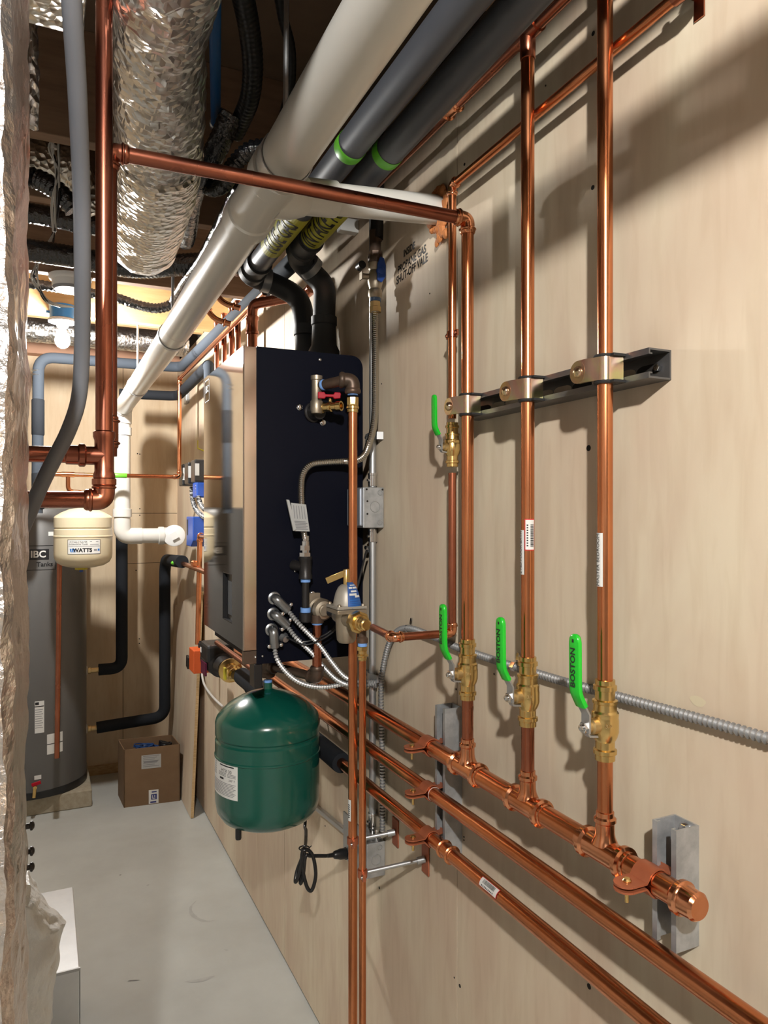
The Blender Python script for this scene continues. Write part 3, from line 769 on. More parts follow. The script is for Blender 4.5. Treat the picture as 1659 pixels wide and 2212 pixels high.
zt_ = PY(762, 845, e.y).z
k = MB(); k.lathe([(.0128, -.010), (.0128, .002)], (e.x, e.y, zt_), (0, 0, 1), 20); k.build('thread_tape', BTAPE, t)
dv = V((.62, -.78, 0)).normalized(); q = PY(694, 880, YF)
k = MB(); k.lathe([(.017, 0), (.017, .012), (.013, .014)], q-dv*.008, dv, 6); k.lathe([(.0115, .012), (.0115, .030), (.0135, .032), (.0135, .038), (.0105, .040), (.0105, .052), (.0125, .054), (.0125, .066), (.0085, .066), (.0085, .050), (.0004, .050)], q-dv*.008, dv, 22, cap=False)
k.cyl(q+dv*.026, q+dv*.026+V((0, 0, .020)), .0048, 12)
dr = k.build('drain_valve', BRASS, t, angle=30)
k = MB(); hc = q+dv*.026+V((-.004, 0, .0265)); hx = V((.95, -.25, 0)).normalized()
prof = [(-.029, -.008), (-.012, -.0085), (-.009, -.004), (.008, -.004), (.012, -.0085), (.027, -.007), (.0285, .004), (.027, .008), (.013, .008), (.010, .0025), (-.010, .0025), (-.013, .008), (-.029, .008)]
k.prism(prof, hc-V((0, .004, 0)), hx, (0, 0, 1), hx.cross(V((0, 0, 1)))*.009); k.build('handle', RED, t, bevel=.0015)
# -- 3/4 in. drop pipe in front of the boiler
zc = PY(762, 872, e.y).z
t = T('copper_pipe', 'tall copper drop pipe in front of the black boiler side', 'pipe', (e.x, e.y, .02))
MB().cyl((e.x, e.y, .02), (e.x, e.y, zc-.010), .0112, 20).build('pipe', COP, t)
k = MB(); k.lathe([(.0118, -.022), (.0132, -.021), (.0132, -.014), (.0156, -.0125), (.0156, -.0075), (.0135, -.006), (.0145, -.003)], (e.x, e.y, zc), (0, 0, 1), 22, cap=False); k.lathe([(.0145, -.004), (.0150, .002), (.0150, .014), (.0135, .016)], (e.x, e.y, zc), (0, 0, 1), 8); k.build('adapter', BRASS, t, angle=25)
zs_ = PY(750, 1750, e.y).z
k = MB(); fn = cyl_fn((e.x, e.y, zs_), (0, 0, 1), (-.97, -.25, 0), .0112); k.patch(fn, -.006, .006, -.026, .026, 6, 1, .0006); k.mat(1)
for i in range(7): k.patch(fn, -.003, .003, -.018+.005*i, -.0155+.005*i, 2, 1, .001)
k.build('sticker', [PAPER, INK], t, smooth=False)

# ================================================================== FILL VALVE GROUP
pA = V((.640, 1.762, 1.375)); pB = p0 + V((.016, .13, 0))          # boiler port -> copper elbow
ln = (pB-pA); fl = ln.normalized(); sd = fl.cross(V((0, 0, 1))).normalized()
t = T('fill_valve', 'bronze water fill valve with grey bell, blue label and brass lever', 'valve', (.657, 1.575, 1.31))
pc_ = pA + fl*.185; pc_.z = 1.375
k = MB(); prof = []
k.lathe([(.004, -.058), (.017, -.057), (.022, -.050), (.024, -.030), (.026, .012), (.030, .016)], pc_, (0, 0, 1), 24)
k.lathe([(.0165, -.055), (.0165, -.03), (.020, -.02), (.020, .02), (.0165, .03), (.0165, .058)], pc_, fl, 22)
k.obox(pc_+V((0, 0, .0185)), fl*.038, sd*.036, V((0, 0, .005)))
k.build('body', BRONZE, t, bevel=.0015)
k = MB(); k.obox(pc_+V((0, 0, .0275)), fl*.038, sd*.036, V((0, 0, .0032))); k.lathe([(.031, .030), (.030, .040), (.025, .060), (.019, .072), (.012, .078), (.001, .079)], pc_, (0, 0, 1), 26)
k.build('bell', mat('bell_grey', (.40, .365, .31), .45, .3), t, bevel=.001)
for i, j in ((1, 1), (1, -1), (-1, 1), (-1, -1)):
    c = pc_+fl*.031*i+sd*.029*j+V((0, 0, .0305)); k = MB(); k.lathe([(.005, 0), (.005, .003), (.003, .0055), (.0004, .006)], c, (0, 0, 1), 12); k.build('screw', BRONZE, t)
k = MB(); c = pc_+V((0, 0, .078)); k.lathe([(.0075, -.004), (.0075, .034), (.0065, .036), (.0004, .037)], c, (0, 0, 1), 16)
ld = V((-.80, .22, -.34)).normalized()
k.strip([c+V((0, 0, .033)), c+V((0, 0, .033))+ld*.012, c+V((0, 0, .033))+ld*.046, c+V((0, 0, .033))+ld*.050], (.2, .75, 0), .004) if False else k.obox(c+V((0, 0, .028))+ld*.025, ld*.025, V((.22, .80, 0)).normalized()*.003, ld.cross(V((.22, .80, 0)).normalized())*.0075)
k.build('lever', BRASS, t, bevel=.001)
k = MB(); nn = V((.28, -.96, 0)).normalized(); rt = V((0, 0, 1)).cross(nn)
tops = [(.0135, .084), (.022, .076), (.029, .060), (.034, .040), (.037, .026)]
def lab(x, y, z=0.0):
    i = min(3, int(y*4)); f = y*4-i; r_ = tops[i][0]*(1-f)+tops[i+1][0]*f + .0012 + z; h = tops[i][1]*(1-f)+tops[i+1][1]*f
    a = x/.034*1.0
    return pc_ + (nn*math.cos(a)+rt*math.sin(a))*r_ + V((0, 0, h))
k.patch(lab, -.019, .019, .999, 0.0, 8, 8)
k.mat(1)
for i, (y, a, b) in enumerate(((.16, -.010, .012), (.28, -.015, -.004), (.28, -.002, .016), (.40, -.010, .009), (.50, -.015, .006), (.56, .0, .016))): k.patch(lab, a, b, y+.06, y, 3, 1, .0006)
k.mat(2)
for i in range(4): k.patch(lab, -.016, .016, .70+.07*i, .68+.07*i, 3, 1, .0006)
k.build('label_tag', [mat('label_blue', (.02, .09, .33), .4), PAPER, INKB], t, smooth=False)
k = MB(); c = pc_+fl*.060; k.lathe([(.023, 0), (.0255, .003), (.0255, .020), (.021, .024)], c, fl, 8); k.lathe([(.017, .023), (.017, .034), (.0145, .036), (.0145, .046), (.0125, .048), (.0125, .058), (.0095, .060)], c, fl, 22)
k.build('union_nut', BRASS, t, angle=25)
k = MB(); c = pc_-fl*.056; k.cyl(c, c-fl*.05, .0105, 18); k.build('nipple', IRONB, t)
# -- boiler port tee with tailpiece down to the expansion tank
t = T('iron_pipe', 'brownish iron pipe from the boiler port bending down to the green tank', 'pipe', (.62, 1.76, 1.18))
k = MB(); c = V((pA.x, YB, 1.375)); k.lathe([(.0275, 0), (.0275, .018), (.022, .022), (.022, .030), (.028, .034), (.028, .044), (.0225, .052), (.0145, .054), (.0145, .062), (.012, .064)], c, fl, 22)
k.box((c.x-.030, YB-.017, 1.375), (c.x+.002, YB, 1.375+.040))
k.build('port_fitting', BRONZE, t, angle=30)
xv, yv = PY(685, 1400, 1.745).x, 1.745
zt1, zt2_ = PY(685, 1345, yv).z, PY(685, 1445, yv).z
k = MB().lathe([(.017, -.004), (.017, .016)], (xv, yv, zt1+.004), (0, 0, 1), 20); k.build('tee_outlet', IRON, t)
k = MB().cyl((xv, yv, zt2_-.004), (xv, yv, zt1+.008), .0122, 20); k.build('pipe', COPD, t)
for z in (zt1, zt2_-.002):
    k = MB().lathe([(.0126, -.005), (.0136, -.003), (.0136, .003), (.0126, .005)], (xv, yv, z), (0, 0, 1), 18); k.build('thread_tape', BTAPE, t)
TX, TY = .552, 1.93
zl = PY(685, 1464, yv).z
c1 = V((xv, yv, zl)); c2 = V((TX, TY, zl+.004))
elbow(t, c1, V((0, 0, 1)), c2-c1, .0145, IRON, L=1.7, fat=1.15, bead=False)
d = (c2-c1).normalized(); k = MB().cyl(c1+d*.022, c2-d*.024, .0118, 18); k.build('pipe', IRON, t)
elbow(t, c2, c1-c2, V((0, 0, -1)), .0158, IRON, L=1.7, fat=1.15, bead=False)

# ================================================================== GREEN EXPANSION TANK
TR = .1395; zt0 = PY(582, 1481, TY).z + .004
t = T('expansion_tank', 'dark green expansion tank hanging under the boiler', 'tank', (TX, TY, zt0-.372))
pr = [(.001, -.372), (.05, -.370), (.095, -.362), (.122, -.348), (.135, -.328), (TR, -.300), (TR, -.182), (TR+.0018, -.180), (TR+.0018, -.176), (TR, -.174), (TR, -.140), (TR-.0035, -.135), (TR-.0035, -.130), (TR, -.125), (TR, -.092), (TR-.004, -.080), (TR-.014, -.068), (.105, -.048), (.075, -.031), (.045, -.019), (.018, -.013), (.0125, -.011), (.0125, .006)]
k = MB().lathe(pr, (TX, TY, zt0), (0, 0, 1), 56); k.build('shell', ENAM, t, angle=30)
k = MB().lathe([(.0118, .004), (.0118, .012)], (TX, TY, zt0), (0, 0, 1), 18); k.build('thread_tape', BTAPE, t)
p = PY(515, 1760, TY-.06); k = MB().lathe([(.007, 0), (.008, .004), (.008, .030), (.010, .032)], (p.x, TY-.06, zt0-.378), (0, 0, 1), 14); k.build('air_valve_cap', BLK, t)
# data label on the shell
va = V((-TX, -TY, 0)).normalized(); lp = V((va.y, -va.x, 0))   # toward camera / image left
ang = math.radians(-58)
nn = va*math.cos(ang) + (V((0, 0, 1)).cross(va))*math.sin(ang)
zl_ = PY(500, 1687, TY-.07).z
k = MB(); fn = cyl_fn((TX, TY, zl_), (0, 0, 1), nn, TR)
k.patch(fn, -.062, .062, -.046, .046, 14, 1, .0007); k.mat(1)
k.text('HTX 30', .0125, fn, .0012, (.022, .023)); k.patch(fn, -.006, .050, .0345, .0375, 6, 1, .0012); k.text('240° F', .008, fn, .0012, (.043, .0015)); k.patch(fn, -.006, .012, -.0005, .0045, 4, 1, .0012)
k.mat(2)
for i in range(3): k.patch(fn, -.012, .022, .009+.0035*i, .0105+.0035*i, 4, 1, .0011)
for i in range(3): k.patch(fn, .027, .056, .009+.0035*i, .0105+.0035*i, 4, 1, .0011)
for i in range(9): k.patch(fn, -.056, .056-.004*(i % 3), -.009-.0038*i, -.0075-.0038*i, 8, 1, .0011)
k.mat(3)
for i in range(6): k.patch(fn, -.056+.003*i, -.030, .004+.006*i, .008+.006*i, 3, 1, .0011)
k.build('label', [PAPER, INK, INKG, PAPERG], t, smooth=False)

# ================================================================== GAS TRAIN
XG, YG = .755, 1.672
pt = PY(812, 470, YG)
t = T('gas_valve', 'iron and brass gas shut-off valve with blue handle under the white branch pipe', 'valve', (XG, YG, PY(805, 650, YG).z))
zA, zB_, zC, zD = [PY(806, v, YG).z for v in (515, 560, 600, 648)]
ct = V((pt.x-.003, YG, zA)); 
k = MB(); k.cyl((XG+.004, YG, zA), (XG+.012, YG, 2.66), .0165, 20); k.build('black_sleeve', IRONB, t)
k = MB(); 
for i in range(5): k.ring((XG+.003, YG, zA-.004+.0065*i), (0, 0, 1), .0150, .0055)
k.lathe([(.013, -.07), (.018, -.06), (.019, -.045), (.0145, -.035), (.0145, .02)], (XG, YG, zA), (0, 0, 1), 20); k.lathe([(.0195, -.052), (.0195, -.035)], (XG, YG, zA), (0, 0, 1), 8); k.build('union', IRON, t)
k = MB(); k.lathe([(.0135, 0), (.0175, .006), (.0175, .020), (.0145, .024), (.019, .040), (.019, .056), (.0145, .070), (.0175, .075), (.0175, .088), (.0135, .090)], (XG, YG, zD+.004), (0, 0, 1), 20); 
k.cyl((XG, YG, zC+.002), (XG-.034, YG+.006, zC+.002), .0075, 12); k.box((XG-.037, YG-.002, zC-.007), (XG-.034, YG+.014, zC+.012)); k.build('body', BRONZE, t)
k = MB(); hc = V((XG+.004, YG-.022, zC+.012)); k.lathe([(.010, -.004), (.010, .006), (.006, .008)], hc, (0, -1, 0), 16)
k.prism([(-.010, -.024), (.002, -.030), (.013, -.014), (.013, .014), (.008, .032), (-.002, .034), (-.009, .016)], hc, (1, 0, 0), (0, 0, 1), (0, -.006, 0)); k.build('handle', BLUE, t, bevel=.002)
k = MB(); k.lathe([(.0142, 0), (.0142, .010)], (XG, YG, zD-.004), (0, 0, 1), 18); k.build('thread_tape', mat('tape_dull_blue', (.10, .17, .32), .5), t)
k = MB(); k.lathe([(.013, -.002), (.013, -.016), (.0155, -.018), (.0155, -.030)], (XG, YG, zD), (0, 0, 1), 8); k.build('flare_nut', BRASSC, t, angle=20)
k = MB(); k.lathe([(.010, 0), (.010, .022)], (XG-.03, YG+.012, zA-.065), (0, 1, 0), 16); k.build('gauge_port', IRONB, t)
# flexible line
zl0 = zD-.028
g = [V((XG, YG, zl0)), V((XG, YG-.001, PY(803, 800, YG).z)), V((XG-.002, YG, PY(800, 905, YG).z)), V((PY(798, 960, YG).x, YG+.004, PY(798, 960, YG).z)), PY(785, 985, 1.69), PY(765, 996, 1.71), PY(740, 997, 1.735), PY(700, 999, 1.745), PY(672, 1004, 1.748), PY(656, 1022, 1.748), PY(651, 1050, 1.748), PY(652, 1100, 1.748), PY(657, 1150, 1.748), PY(660, 1168, 1.748)]
t = T('gas_hose', 'silver flexible gas line curving from the wall across the black boiler side', 'hose', (g[-1].x, g[-1].y, g[-1].z))
k = ridged(spline(g, 10), .0088, .0048, .07, 14); k.build('hose', mat('csst_steel', (.55, .52, .46), .25, 1.0), t)
k = MB(); e_ = g[-1]; k.lathe([(.0095, .012), (.0095, 0), (.0115, -.001), (.0115, -.012)], e_, (0, 0, 1), 18); k.lathe([(.0135, -.012), (.0135, -.024)], e_, (0, 0, 1), 6); k.lathe([(.010, -.024), (.010, -.030)], e_, (0, 0, 1), 16); k.lathe([(.0155, -.030), (.0155, -.045)], e_, (0, 0, 1), 6); k.lathe([(.010, -.045), (.010, -.055)], e_, (0, 0, 1), 16)
k.build('hose_nut', CHROME, t, angle=20)
# paper tag on the hose
c = PY(645, 1117, 1.730); t_ = MB()
rt = V((1, .12, 0)).normalized(); upv = V((-.18, 0, 1)).normalized()
P = [PY(u, v, 1.728) for u, v in ((629, 1086), (661, 1090), (669, 1148), (634, 1147))]
dv_ = V((0, .004, 0)); t_.add(P + [p+dv_ for p in P], [(0, 3, 2, 1), (4, 5, 6, 7), (0, 1, 5, 4), (1, 2, 6, 5), (2, 3, 7, 6), (3, 0, 4, 7)])
Q = [PY(u, v, 1.722) for u, v in ((619, 1079), (625, 1080), (640, 1143), (634, 1147))]; t_.add(Q + [p+V((.002, .012, 0)) for p in Q], [(0, 3, 2, 1), (4, 5, 6, 7), (0, 1, 5, 4), (1, 2, 6, 5), (2, 3, 7, 6), (3, 0, 4, 7)])
t_.mat(1)
def tg(a, b, z=0): return (P[3]*(1-a)+P[2]*a)*(1-b)+(P[0]*(1-a)+P[1]*a)*b + V((0, -.0006, 0))
for i in range(6): t_.patch(tg, .08, .92-.1*(i % 2), .06+.055*i, .09+.055*i, 1, 1)
for i in range(5): t_.patch(tg, .12+.17*i, .17+.17*i, .45, .92, 1, 1)
tag(t_.build('paper_tag', [PAPERG, INKG], smooth=False), 'folded grey printed paper tag on the flexible gas line', 'tag')
# drip leg
t = T('gas_drip_leg', 'black iron gas drip leg with blue thread tape on the boiler side', 'pipe', (PY(660, 1325, 1.748).x, 1.748, PY(660, 1345, 1.748).z))
x_, y_ = g[-1].x, 1.748
zz = lambda v: PY(660, v, y_).z
k = MB(); k.lathe([(.0175, 0), (.0175, .008), (.0155, .012), (.0155, zz(1202)-zz(1250)-.010), (.0175, zz(1202)-zz(1250)-.006), (.0175, zz(1202)-zz(1250))], (x_, y_, zz(1250)), (0, 0, 1), 22)
k.cyl((x_-.004, y_, zz(1224)), (x_-.022, YB, zz(1222)), .013, 18); k.build('tee', IRONB, t)
k = MB().cyl((x_, y_, zz(1312)), (x_, y_, zz(1258)), .0095, 18); k.build('nipple', IRONB, t)
for v in (1201, 1254, 1317):
    k = MB().lathe([(.012, -.004), (.0125, 0), (.012, .004)] if v < 1300 else [(.013, -.007), (.013, .005)], (x_, y_, zz(v)), (0, 0, 1), 18); k.build('thread_tape', BTAPE, t)
k = MB().lathe([(.001, 0), (.014, .001), (.0165, .004), (.0165, .024), (.014, .026)], (x_, y_, zz(1345)), (0, 0, 1), 22); k.build('cap', IRONB, t)

# ================================================================== FLUE / INTAKE
RF = .0302
def bendpipe(parent, pts, rad, r, m, name='bend'): 
    k = MB().tube(smooth_path(pts, rad, 10), r, 24); return k.build(name, m, parent)
def fluepipe(name, label, X, Yend, zf, zb, land, txt, Ytape, Ylab):
    t = T(name, label, 'pipe', (land.x, land.y, ZB1+.002))
    zat = lambda y: zf + (zb-zf)*(y-.3)/(Yend-.3)
    p_a, p_b = V((X, -1.2, zat(-1.2))), V((X, Yend, zb)); ax = (p_b-p_a).normalized()
    k = MB().cyl(p_a, p_b, RF, 28); k.build('pipe', PVCG, t)
    k = MB().lathe([(RF+.0008, -.013), (RF+.0012, -.012), (RF+.0012, .012), (RF+.0008, .013)], (X, Ytape, zat(Ytape)), ax, 28, cap=False); k.build('tape_band', GTAPE, t)
    # yellow wrap label
    nrm = V((-X, 0, H-zat(Ylab))).normalized(); adv = -ax; nrm = (nrm - adv*nrm.dot(adv)).normalized(); upv = nrm.cross(adv)
    o = V((X, Ylab, zat(Ylab)))
    def fn(x, y, z=0.0): th = y/RF; return o + adv*x + (RF+z)*(math.cos(th)*nrm+math.sin(th)*upv)
    k = MB(); k.patch(fn, -.125, .125, -.058, .058, 1, 20, .0007); k.mat(1); k.text(txt, .072, fn, .0014, (0, 0), wide=.62, bold=.0012, dice=.004)
    k.mat(0); k.build('label', [YELL, INK], t, smooth=False)
    # coupling + bends
    k = MB(); k.lathe([(RF*1.02, -.075), (RF*1.22, -.074), (RF*1.22, -.060), (RF*1.14, -.056), (RF*1.14, -.012), (RF*1.3, -.010), (RF*1.3, .02)], p_b, ax, 28); k.build('coupling', PVCD, t)
    return t, p_b
L1 = V((.712, 2.08, ZB1)); L2 = V((.7215, 1.95, ZB1))
t, e1 = fluepipe('flue_pipe', 'grey flue gas pipe next to the white drain pipe', .557, 2.10, H+.765, H+.712, L1, 'FLUE GAS', 1.353, 1.782)
bendpipe(t, [e1+V((0, -.02, 0)), e1+V((0, .045, -.002)), e1+V((.06, .045, -.012)), V((L1.x, e1.y+.03, e1.z-.05)), V((L1.x, L1.y, 2.15)), L1], .06, RF*1.05, PVCD)
k = MB(); c = e1+V((.05, .044, -.010)); k.lathe([(RF*1.1, -.012), (RF*1.18, -.012), (RF*1.18, .012), (RF*1.1, .012)], c, (1, 0, -.12), 26); k.build('hose_clamp', GALV, t)
for z in (2.165, 2.06):
    k = MB().lathe([(RF*1.05, -.016), (RF*1.2, -.015), (RF*1.2, .015), (RF*1.05, .016)], (L1.x, L1.y, z), (0, 0, 1), 26); k.build('collar', PVCD, t)
t, e2 = fluepipe('intake_pipe', 'grey intake air pipe between the flue pipe and the wall', .634, 1.885, H+.765, H+.716, L2, 'INTAKE AIR', 1.340, 1.675)
bendpipe(t, [e2+V((0, -.02, 0)), e2+V((0, .05, -.006)), e2+V((.055, .075, -.035)), V((L2.x, L2.y-.01, e2.z-.075)), V((L2.x, L2.y, 2.19)), V((L2.x, L2.y, 2.12))], .06, RF*1.04, PVCD)
k = MB(); k.lathe([(RF*1.1, -.010), (RF*1.2, -.010), (RF*1.2, .010), (RF*1.1, .010)], e2+V((.045, .062, -.025)), (.7, .3, -.45), 26); k.build('hose_clamp', GALV, t)
k = MB(); k.lathe([(.044, 0), (.044, .045), (.036, .060), (.0335, .115), (.0365, .118), (.0365, .140), (RF*1.05, .142)], L2, (0, 0, 1), 28); k.build('adapter', PVCD, t)

# ================================================================== ELECTRICAL ON THE WALL
t = T('junction_box', 'galvanised junction box with grey outlet cover on the wall conduit', 'box', (.76, 1.73, PX(820, 1140, .78).z))
z0, z1 = PX(829, 1140, .788).z, PX(829, 1053, .788).z
k = MB().box((.731, 1.692, z0), (.7885, 1.776, z1)); k.build('box', GALV, t, smooth=False, bevel=.002)
k = MB(); fn = plane_fn((.760, 1.6914, (z0+z1)/2), (1, 0, 0), (0, 0, 1))
for cx, cy, r_ in ((.004, .002, .0135), (.018, .038, .006), (.018, -.038, .006)):
    k.torus(fn(cx, cy), (0, 1, 0), r_, .0011, 20, 6)
k.build('knockout', GALVM, t)
for a, b in ((-.018, .016), (-.018, -.016), (-.02, .046), (.024, .046)):
    k = MB().lathe([(.0025, 0), (.0025, .001)], fn(a, b), (0, -1, 0), 10); k.build('screw_hole', HOLE, t)
k = MB().box((.7205, 1.690, z0+.004), (.731, 1.778, z1-.002)); k.build('cover', mat('box_cover', (.33, .36, .42), .4, .5), t, smooth=False, bevel=.004)
XC, YC_ = .7765, 1.736
def conduit(label, za, zb, fit):
    t = T('conduit', label, 'conduit', (XC, YC_, za), 'steel wall conduits')
    MB().cyl((XC, YC_, za), (XC, YC_, zb), .0092, 18).build('tube', GALVM, t)
    for z in fit:
        k = MB(); k.lathe([(.0098, -.016), (.0115, -.015), (.0115, .012), (.0125, .013), (.0125, .018)], (XC, YC_, z), (0, 0, 1), 18); k.hexa((XC-.010, YC_-.004, z), (-1, -.3, 0), .0035, .008); k.build('connector', CHROME, t)
conduit('steel conduit running up the wall above the junction box', z1+.002, 2.62, (z1+.020,))
zo1 = PX(805, 1800, .775).z
conduit('steel conduit between the junction box and the lower outlet', zo1+.012, z0-.002, (z0-.022, zo1+.034))
def cstrap(label, v):
    z = PX(806, v, .775).z; t = T('conduit_strap', label, 'strap', (XC, YC_, z-.010), 'conduit straps')
    k = MB(); k.strip([(.7885, YC_-.040, z), (XC-.004, YC_-.036, z), (XC-.006, YC_-.018, z), (XC-.0105, YC_-.010, z), (XC-.0115, YC_, z), (XC-.0105, YC_+.010, z), (XC-.006, YC_+.018, z), (XC-.004, YC_+.036, z), (.7885, YC_+.04, z)], (0, 0, .0095), .0018); k.build('strap', GALVM, t)
    for s in (-1,): k = MB(); k.hexa((XC-.005, YC_+.027*s*-1, z), out, .005, .004); k.build('screw', CHROME, t)
cstrap('conduit strap beside the tall flexible gas line', 943)
cstrap('conduit strap below the bronze fill valve', 1462)
# lower outlet box with plug and cord
t = T('outlet_box', 'grey steel outlet box low on the wall behind the two drop pipes', 'box', (.77, 1.72, PX(800, 1880, .775).z))
ob0, ob1 = PX(812, 1878, .78).z, PX(812, 1805, .78).z
k = MB().box((.738, 1.685, ob0), (.7885, 1.80, ob1)); k.build('box', GALV, t, smooth=False, bevel=.002)
k = MB(); fn = plane_fn((.764, 1.6846, (ob0+ob1)/2), (1, 0, 0), (0, 0, 1)); k.torus(fn(0, .0), (0, 1, 0), .013, .0012, 20, 6); k.torus(fn(.010, .030), (0, 1, 0), .006, .001, 16, 6); k.build('knockout', GALVM, t)
k = MB().box((.734, 1.688, ob0-.004), (.738, 1.835, ob1+.03)); k.build('cover', GALVM, t, smooth=False)
for dy in (0, -.02):
    k = MB(); k.lathe([(.0085, 0), (.0085, .016), (.0105, .018), (.0105, .024)], (XC+.0, YC_+dy-.004 if dy else YC_, ob1), (0, 0, 1), 16); k.build('connector', CHROME, t)
pp = PY(748, 1842, 1.80)
t = T('power_cord', 'black power cord with plug, coiled and tied below the green tank', 'cord', PY(655, 1925, 1.84))
k = MB(); a_ = PY(752, 1843, 1.815); b_ = PY(705, 1849, 1.80); d = (a_-b_).normalized()
k.lathe([(.005, 0), (.006, .018), (.010, .022), (.012, .034), (.014, .040), (.014, .056), (.016, .058), (.016, .072)], b_+d*.004, d, 14); k.build('plug', BLK, t)
k = MB(); Yk = 1.80
path = [V((.778, 2.14, 1.02)), V((.745, 2.09, .90)), PY(660, 1768, 2.04), PY(661, 1795, 1.99), PY(660, 1822, 1.90), PY(655, 1845, Yk+.01), PY(642, 1880, Yk+.01), PY(638, 1905, Yk), PY(646, 1890, Yk-.008), PY(655, 1850, Yk-.012), PY(662, 1835, Yk-.01), PY(676, 1850, Yk-.012), PY(682, 1890, Yk-.014), PY(674, 1922, Yk-.014), PY(664, 1918, Yk-.012), PY(655, 1885, Yk-.010), PY(652, 1850, Yk-.012), PY(656, 1834, Yk-.014), PY(652, 1870, Yk+.004), PY(649, 1908, Yk), PY(655, 1890, Yk-.006), PY(660, 1850, Yk-.016), PY(672, 1849, Yk-.012), b_]
k.tube(spline(path, 8), .0048, 10); k.build('cable', BLK, t)
k = MB(); c = PY(657, 1832, Yk-.006); k.torus(c, (0, 0, 1), .013, .0018, 16, 6); k.strip([c+V((-.006, -.016, .004)), c+V((-.014, -.018, .009))], (0, 0, .001), .002); k.strip([c+V((.006, -.016, .004)), c+V((.014, -.018, .011))], (0, 0, .001), .002); k.build('twist_tie', BLK, t)
# three liquid-tight style connectors with armoured whips
for i, (lab_, (u, v), dr, pth) in enumerate((
    ('topmost of three zinc elbow connectors with armoured whip on the boiler', (592, 1292), (24, 24), [(618, 1318), (650, 1352), (690, 1394), (718, 1432), (745, 1462), (775, 1472), (800, 1474)]),
    ('middle of three zinc elbow connectors with armoured whip on the boiler', (590, 1326), (24, 22), [(614, 1350), (640, 1378), (675, 1412), (700, 1442), (730, 1470), (760, 1480), (798, 1478)]),
    ('lowest of three zinc elbow connectors with armoured whip on the boiler', (586, 1360), (2, 34), [(591, 1394), (597, 1420), (613, 1446), (640, 1470), (672, 1482), (705, 1484), (740, 1478), (770, 1474), (800, 1478)]))):
    c = PY(u, v, YB); t = T('conduit_whip', lab_, 'conduit', (c.x, YB, c.z-.04), 'armoured whips on the boiler side')
    d = (PY(u+dr[0], v+dr[1], YB-.02)-PY(u, v, YB-.02)).normalized()
    k = MB(); k.lathe([(.0165, 0), (.0165, .003), (.013, .005)], c, (0, -1, 0), 20)
    k.tube(smooth_path([c, c+V((0, -.021, 0)), c+V((0, -.021, 0))+d*.038], .016, 8), [.0115]*3+[.0125]*5+[.0122]*2 if False else .0118, 18)
    e_ = c+V((0, -.021, 0))+d*.038
    k.lathe([(.0122, -.004), (.0122, .004), (.009, .005)], e_, d, 18)
    k.build('elbow_connector', mat('zinc_grey', (.30, .31, .32), .3, .9) if i == 0 else bpy.data.materials['zinc_grey'], t)
    sd_ = d.cross(V((0, -1, 0))).normalized()
    for s in (-1, 1):
        k = MB(); k.lathe([(.0048, -.004), (.0048, .008), (.003, .0095), (.0004, .0098)], e_-d*.002+sd_*.0155*s, (0, -1, 0), 12); k.build('screw', CHROME, t)
    n = len(pth); pts = [e_-d*.002]
    for j, (uu, vv) in enumerate(pth[1:]): pts.append(PY(uu, vv, 1.752-.026*((j)/(n-2))*0 - (.0 if j < n-3 else .002) - .008*(2-i)))
    pts[-1] = V((.772, 1.700, PX(806, 1470+4*i, .772).z))
    k = ridged(spline(pts, 10), .0056, .0068, dark=True); k.build('armoured_whip', [CABLE, GROOVE], t)
# control cable
t = T('control_cable', 'thin black twin control wires looping past the fill valve to the wall', 'cable', PY(615, 1378, YB))
for off in (0, .0075):
    pts = [PY(617, 1374, YB-.002), PY(626, 1380, 1.758), PY(660, 1386, 1.738-off), PY(700, 1372, 1.735-off), PY(728, 1348, 1.733-off), PY(752, 1305, 1.735-off), PY(772, 1262, 1.730), PY(785, 1215, 1.725), PY(792+off*200, 1188, 1.715)]
    if off: pts = [p+V((0, 0, -off)) if 1 < i < 7 else p for i, p in enumerate(pts)]
    k = MB().tube(spline(pts, 8), .0026, 8); k.build('wire', BLK, t)
k = MB(); c = PY(612, 1376, YB); k.lathe([(.0125, 0), (.0125, .002), (.009, .008), (.009, .014), (.0005, .0145)], c, (.25, -1, -.3), 18); k.build('grommet', GALVM, t)
k = MB(); c = PX(793, 1183, .772); k.hexa(c, (-1, -.3, 0), .006, .006); k.box((c.x-.002, c.y-.01, c.z-.012), (.789, c.y+.006, c.z+.004)); k.build('clip', CHROME, t)
# grey strut rail behind and second drop pipe
xs_, ys_ = .646, 1.50
zt_ = PY(783, 1392, ys_).z
t = T('copper_pipe', 'slim copper drain pipe under the fill valve, right of the drop pipe', 'pipe', (xs_, ys_, .02))
MB().cyl((xs_, ys_, .02), (xs_, ys_, zt_-.018), .0080, 18).build('pipe', COP, t)
k = MB(); k.lathe([(.0085, -.036), (.0098, -.034), (.0098, -.028), (.0125, -.026), (.0125, -.023), (.0098, -.021), (.0098, -.014)], (xs_, ys_, zt_), (0, 0, 1), 18); k.lathe([(.0110, -.014), (.0125, -.013), (.0125, -.005), (.009, -.003)], (xs_, ys_, zt_), (0, 0, 1), 6); k.build('adapter', BRASS, t, angle=25)
k = MB().lathe([(.0105, -.004), (.0105, .005)], (xs_, ys_, zt_), (0, 0, 1), 16); k.build('thread_tape', BTAPE, t)
k = MB(); k.lathe([(.0125, .004), (.0125, .014), (.009, .018), (.009, .040)], (xs_, ys_, zt_), (0, 0, 1), 16); k.build('vent_nipple', IRON, t)
